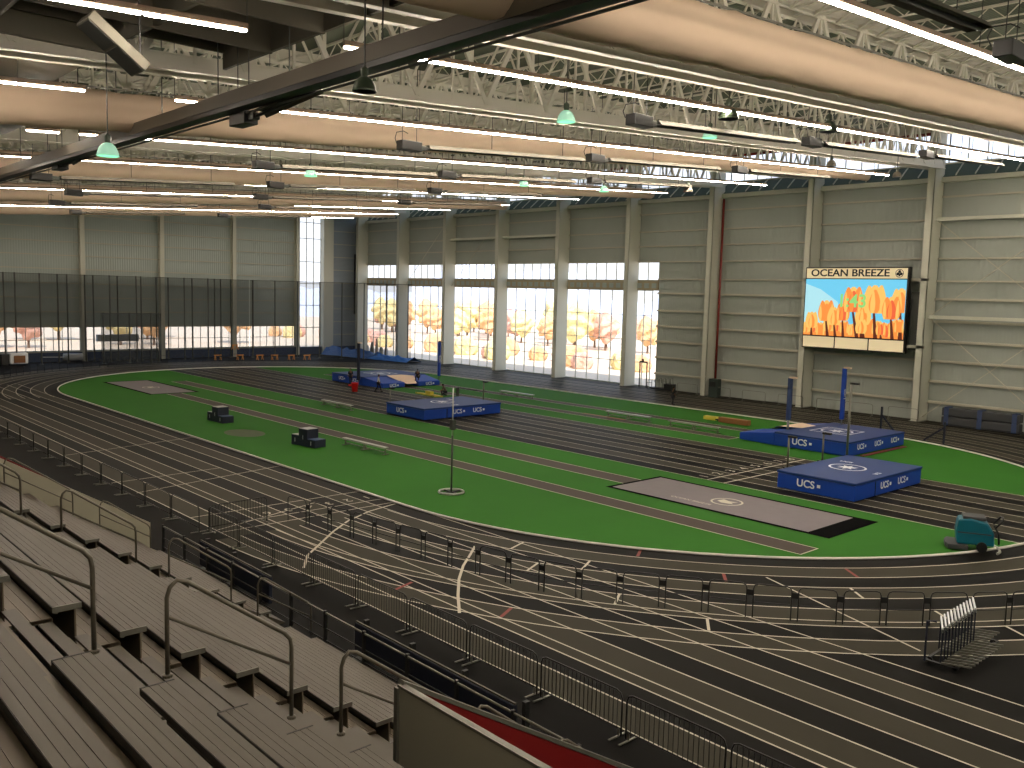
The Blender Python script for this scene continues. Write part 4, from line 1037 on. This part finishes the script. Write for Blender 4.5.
# ------------------------------------------------------------ people
def grow(name, chains, k, parent, sub=1, root=0):
    """skin one connected skeleton: verts [(x,y,z,r)], edges"""
    vs, es = chains; me = bpy.data.meshes.new(name); me.from_pydata([v[:3] for v in vs], es, []); 
    o = bpy.data.objects.new(name, me); COL.objects.link(o)
    o.modifiers.new('skin', 'SKIN'); 
    for i, v in enumerate(vs):
        sv = me.skin_vertices[0].data[i]; sv.radius = (v[3],v[3]*(v[4] if len(v) > 4 else 1)); sv.use_root = (i == root)
    s_ = o.modifiers.new('sub', 'SUBSURF'); s_.levels = sub; s_.render_levels = sub
    me.materials.append(M[k]); o.parent = parent; return o
def person(loc, rz, pose, shirt, trousers, lab, hair='hair'):
    t = empty('person', loc, rz)
    if pose == 'stand' or pose == 'walk':
        w_ = .34 if pose == 'walk' else .1
        J = dict(pel=(0,0,.95),chest=(.02,0,1.32),neck=(.02,0,1.5),head=(.05,0,1.64),
                 shL=(.02,.19,1.42),elL=(.0,.25,1.14),haL=(.14,.24,.93),shR=(.02,-.19,1.42),elR=(.02,-.25,1.14),haR=(.16,-.23,.93),
                 hiL=(0,.1,.9),knL=(w_*.6,.11,.5),anL=(w_*.75,.11,.08),toL=(w_*.75+.2,.11,.03),hiR=(0,-.1,.9),knR=(-w_*.2,-.11,.5),anR=(-w_,-.11,.1),toR=(-w_+.18,-.11,.03))
    else:
        s = .5 if pose == 'kneel' else .0
        J = dict(pel=(0,0,.42),chest=(.18,0,.76),neck=(.25,0,.93),head=(.33,0,1.05),
                 shL=(.2,.19,.86),elL=(.34,.24,.62),haL=(.5,.16,.48),shR=(.2,-.19,.86),elR=(.36,-.24,.6),haR=(.52,-.16,.46),
                 hiL=(.02,.1,.38),knL=(.42,.16,.52),anL=(.38,.16,.08),toL=(.56,.16,.03),hiR=(.02,-.1,.38),knR=(.34,-.14,.12),anR=(-.08,-.14,.08),toR=(-.24,-.14,.05))
        if pose == 'sit': J['knR'] = (.42,-.16,.5); J['anR'] = (.4,-.16,.08); J['toR'] = (.58,-.16,.03)
    R = dict(pel=.14,chest=.15,neck=.055,head=.1,shL=.065,elL=.045,haL=.03,shR=.065,elR=.045,haR=.03,hiL=.085,knL=.06,anL=.042,toL=.035,hiR=.085,knR=.06,anR=.042,toR=.035)
    names = list(J); idx = {n_:i for i,n_ in enumerate(names)}
    E_ = [('pel','chest'),('chest','neck'),('neck','head'),('chest','shL'),('shL','elL'),('elL','haL'),('chest','shR'),('shR','elR'),('elR','haR'),('pel','hiL'),('hiL','knL'),('knL','anL'),('anL','toL'),('pel','hiR'),('hiR','knR'),('knR','anR'),('anR','toR')]
    vs = [(*J[n_],R[n_]*.88) for n_ in names]; es = [(idx[a],idx[b_]) for a,b_ in E_]
    h = J['head']; es.append((idx['head'],len(vs))); vs.append((h[0]+.1,h[1],h[2]-.02,.02))            # nose
    es.append((idx['head'],len(vs))); vs.append((h[0]-.01,h[1],h[2]+.06,.085))
    for hand in ('haL','haR'):
        a = Vector(J['el'+hand[2]]); c = Vector(J[hand]); d = (c-a).normalized(); side = d.cross(Vector((0,1,0))).normalized()
        for q in range(5):
            off = Vector((0,1,0))*(q-1.5)*.02; L_ = (.08,.1,.105,.095,.06)[q]
            if q == 4: off = side*.03; d2 = (d+side*.8).normalized()
            else: d2 = d
            i0 = len(vs); m1 = c+off+d2*.04; m2 = c+off+d2*L_
            vs.append((*m1,.009)); es.append((idx[hand],i0)); vs.append((*m2,.008)); es.append((i0,i0+1))
    grow('body', (vs,es), 'skin', t)
    def sub(keys, pairs, sc, k, nm):
        ii = {n_:i for i,n_ in enumerate(keys)}
        grow(nm, ([(*J[n_],R[n_]*sc) for n_ in keys],[(ii[a],ii[b_]) for a,b_ in pairs]), k, t)
    sub(['pel','chest','shL','elL','shR','elR'],[('pel','chest'),('chest','shL'),('shL','elL'),('chest','shR'),('shR','elR')],1.12,shirt,'shirt')
    sub(['pel','hiL','knL','anL','hiR','knR','anR'],[('pel','hiL'),('hiL','knL'),('knL','anL'),('pel','hiR'),('hiR','knR'),('knR','anR')],1.16,trousers,'trousers')
    b = MB(); b.lathe([(.075,-.02),(.1,.03),(.088,.08),(.05,.115),(0,.125)],(h[0]-.03,h[1],h[2]+.01),hair,14); b.build('hair', t, smooth=True)
    for s_ in ('L','R'):
        b = MB(); a = J['an'+s_]; b.box((a[0]-.07,a[1]-.05,0 if pose != 'kneel' or s_ == 'L' else a[2]-.06),(a[0]+.2,a[1]+.05,.09 if pose != 'kneel' or s_ == 'L' else a[2]+.03),'cloth_black'); b.build('shoe', t, bevel=.02)
    tag(t, lab, 'person')
person((-73.3,49.7,.03),.82,'walk','cloth_white','cloth_black','person in white shirt and black trousers walking beside the distant vault mat')
person((-80.4,51.0,.02),-1.0,'stand','cloth_black','cloth_black','person in black beside the dark padded standard, left end of the distant vault mat')
person((-76.6,57.0,.62),-.9,'sit','cloth_black','cloth_black','person in black sitting on the distant vault mat')
person((-67.5,53.6,.03),-2.2,'kneel','cloth_grey','cloth_black','person crouching on the lanes beside yellow equipment behind the middle mat')
person((-50.7,67.3,.03),1.0,'stand','cloth_black','cloth_black','person in dark clothes standing alone on the far straight edge')

# ------------------------------------------------------------ outside
b = MB(); b.flat([(-420,-80),(60,-80),(60,520),(-420,520)],-.4,'ground'); tag(b.build('ground'),kind='structure')
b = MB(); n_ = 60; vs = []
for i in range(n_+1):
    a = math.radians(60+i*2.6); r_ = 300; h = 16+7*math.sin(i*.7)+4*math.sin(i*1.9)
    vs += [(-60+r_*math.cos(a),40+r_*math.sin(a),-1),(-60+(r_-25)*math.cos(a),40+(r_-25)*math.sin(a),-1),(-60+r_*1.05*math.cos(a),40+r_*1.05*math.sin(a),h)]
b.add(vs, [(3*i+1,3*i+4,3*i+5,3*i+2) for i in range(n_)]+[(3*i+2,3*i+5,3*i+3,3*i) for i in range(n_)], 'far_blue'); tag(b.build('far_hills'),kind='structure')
def tree_mesh(k, s):
    t = empty('autumn_tree'); b = MB(); b.path([(0,0,-.4),(0,0,2.2*s)],[.22*s,.12*s],'bark',7); b.build('trunk', t)
    bm = bmesh.new(); bmesh.ops.create_icosphere(bm, subdivisions=4, radius=1)
    rn = random.Random(int(s*100))
    ph = [rn.random()*6 for _ in range(6)]
    for v in bm.verts:
        c = v.co; q = 1+.18*math.sin(5*c.x+ph[0])*math.sin(5*c.y+ph[1])+.12*math.sin(9*c.z+ph[2]+4*c.x)+.08*rn.random()
        v.co = Vector((c.x*2.0*s*q, c.y*2.0*s*q, 3.6*s+c.z*2.2*s*q))
    me = bpy.data.meshes.new('crown'); bm.to_mesh(me); bm.free(); me.materials.append(M[k]); o = bpy.data.objects.new('crown', me); COL.objects.link(o); o.parent = t
    reg(t); return t
def shrub_mesh(k):
    bm = bmesh.new(); bmesh.ops.create_icosphere(bm, subdivisions=3, radius=1); rn = random.Random(len(k))
    for v in bm.verts:
        c = v.co; q = 1+.2*math.sin(6*c.x+1)*math.sin(5*c.y)+.12*rn.random(); v.co = Vector((c.x*2.4*q,c.y*1.6*q,1.0+c.z*1.5*q))
    me = bpy.data.meshes.new('shrub'); bm.to_mesh(me); bm.free(); me.materials.append(M[k]); return me
sh = [shrub_mesh(k) for k in ('leaf_o','leaf_y','leaf_r')]
rs_ = random.Random(5)
for i in range(34):
    o = bpy.data.objects.new('autumn_shrub', sh[i%3]); COL.objects.link(o); o.location = (-58-4.7*i*.78, 97+rs_.uniform(-3,6), -.4); q = rs_.uniform(.8,1.2); o.scale = (q*.75,q,q)
    tag(o, ['low orange shrub outside the hall windows','low yellow shrub outside the hall windows','low russet shrub outside the hall windows'][i%3], 'shrub', 'shrubs outside, %s ones' % ['orange','yellow','russet'][i%3])
tm = [tree_mesh('leaf_o',1.0),tree_mesh('leaf_y',1.15),tree_mesh('leaf_r',.9)]
rnd = random.Random(11); used = [False]*3
spots = [(-56-2.9*k+rnd.uniform(-1,1), 122+rnd.uniform(0,34)) for k in range(52)]+[(-150-rnd.uniform(0,30), 24+5.0*k) for k in range(11)]
for i, (x,y) in enumerate(spots):
    j = rnd.randrange(3); o = place(tm[j], not used[j], (x,y,0), rnd.random()*6, ['orange leaved tree outside the hall windows','yellow leaved tree outside the hall windows','russet leaved tree outside the hall windows'][j], 'trees outside, %s ones' % ['orange','yellow','russet'][j]); used[j] = True
    o['category'] = 'tree'; q = rnd.uniform(.9,1.35); o.scale = (q,q,q)

# ------------------------------------------------------------ light
wd = bpy.data.worlds.new('world'); S.world = wd; wd.use_nodes = True; nt = wd.node_tree
bg = nt.nodes['Background']; tc = nt.nodes.new('ShaderNodeTexCoord'); sx = nt.nodes.new('ShaderNodeSeparateXYZ'); rp = nt.nodes.new('ShaderNodeValToRGB')
nt.links.new(tc.outputs['Generated'], sx.inputs[0]); nt.links.new(sx.outputs['Z'], rp.inputs[0]); nt.links.new(rp.outputs[0], bg.inputs[0])
rp.color_ramp.elements[0].color = (*lin((228,232,240)),1); rp.color_ramp.elements[1].position = .5; rp.color_ramp.elements[1].color = (*lin((196,218,250)),1)
bg.inputs[1].default_value = 1.75
sn = bpy.data.lights.new('sun', 'SUN'); sn.energy = 7; sn.angle = .02; sn.color = (1,.93,.84); so = bpy.data.objects.new('sun', sn); COL.objects.link(so)
so.rotation_euler = Vector((-.6,.25,-.7)).to_track_quat('-Z','Y').to_euler()

S.view_settings.view_transform = 'Standard'; S.view_settings.look = 'None'; S.view_settings.gamma = 1; S.view_settings.use_curve_mapping = False
S.view_settings.exposure = 0.0
S.cycles.max_bounces = 6; S.cycles.diffuse_bounces = 4; S.cycles.transparent_max_bounces = 12; S.cycles.caustics_reflective = False; S.cycles.caustics_refractive = False
S.cycles.sample_clamp_indirect = 4
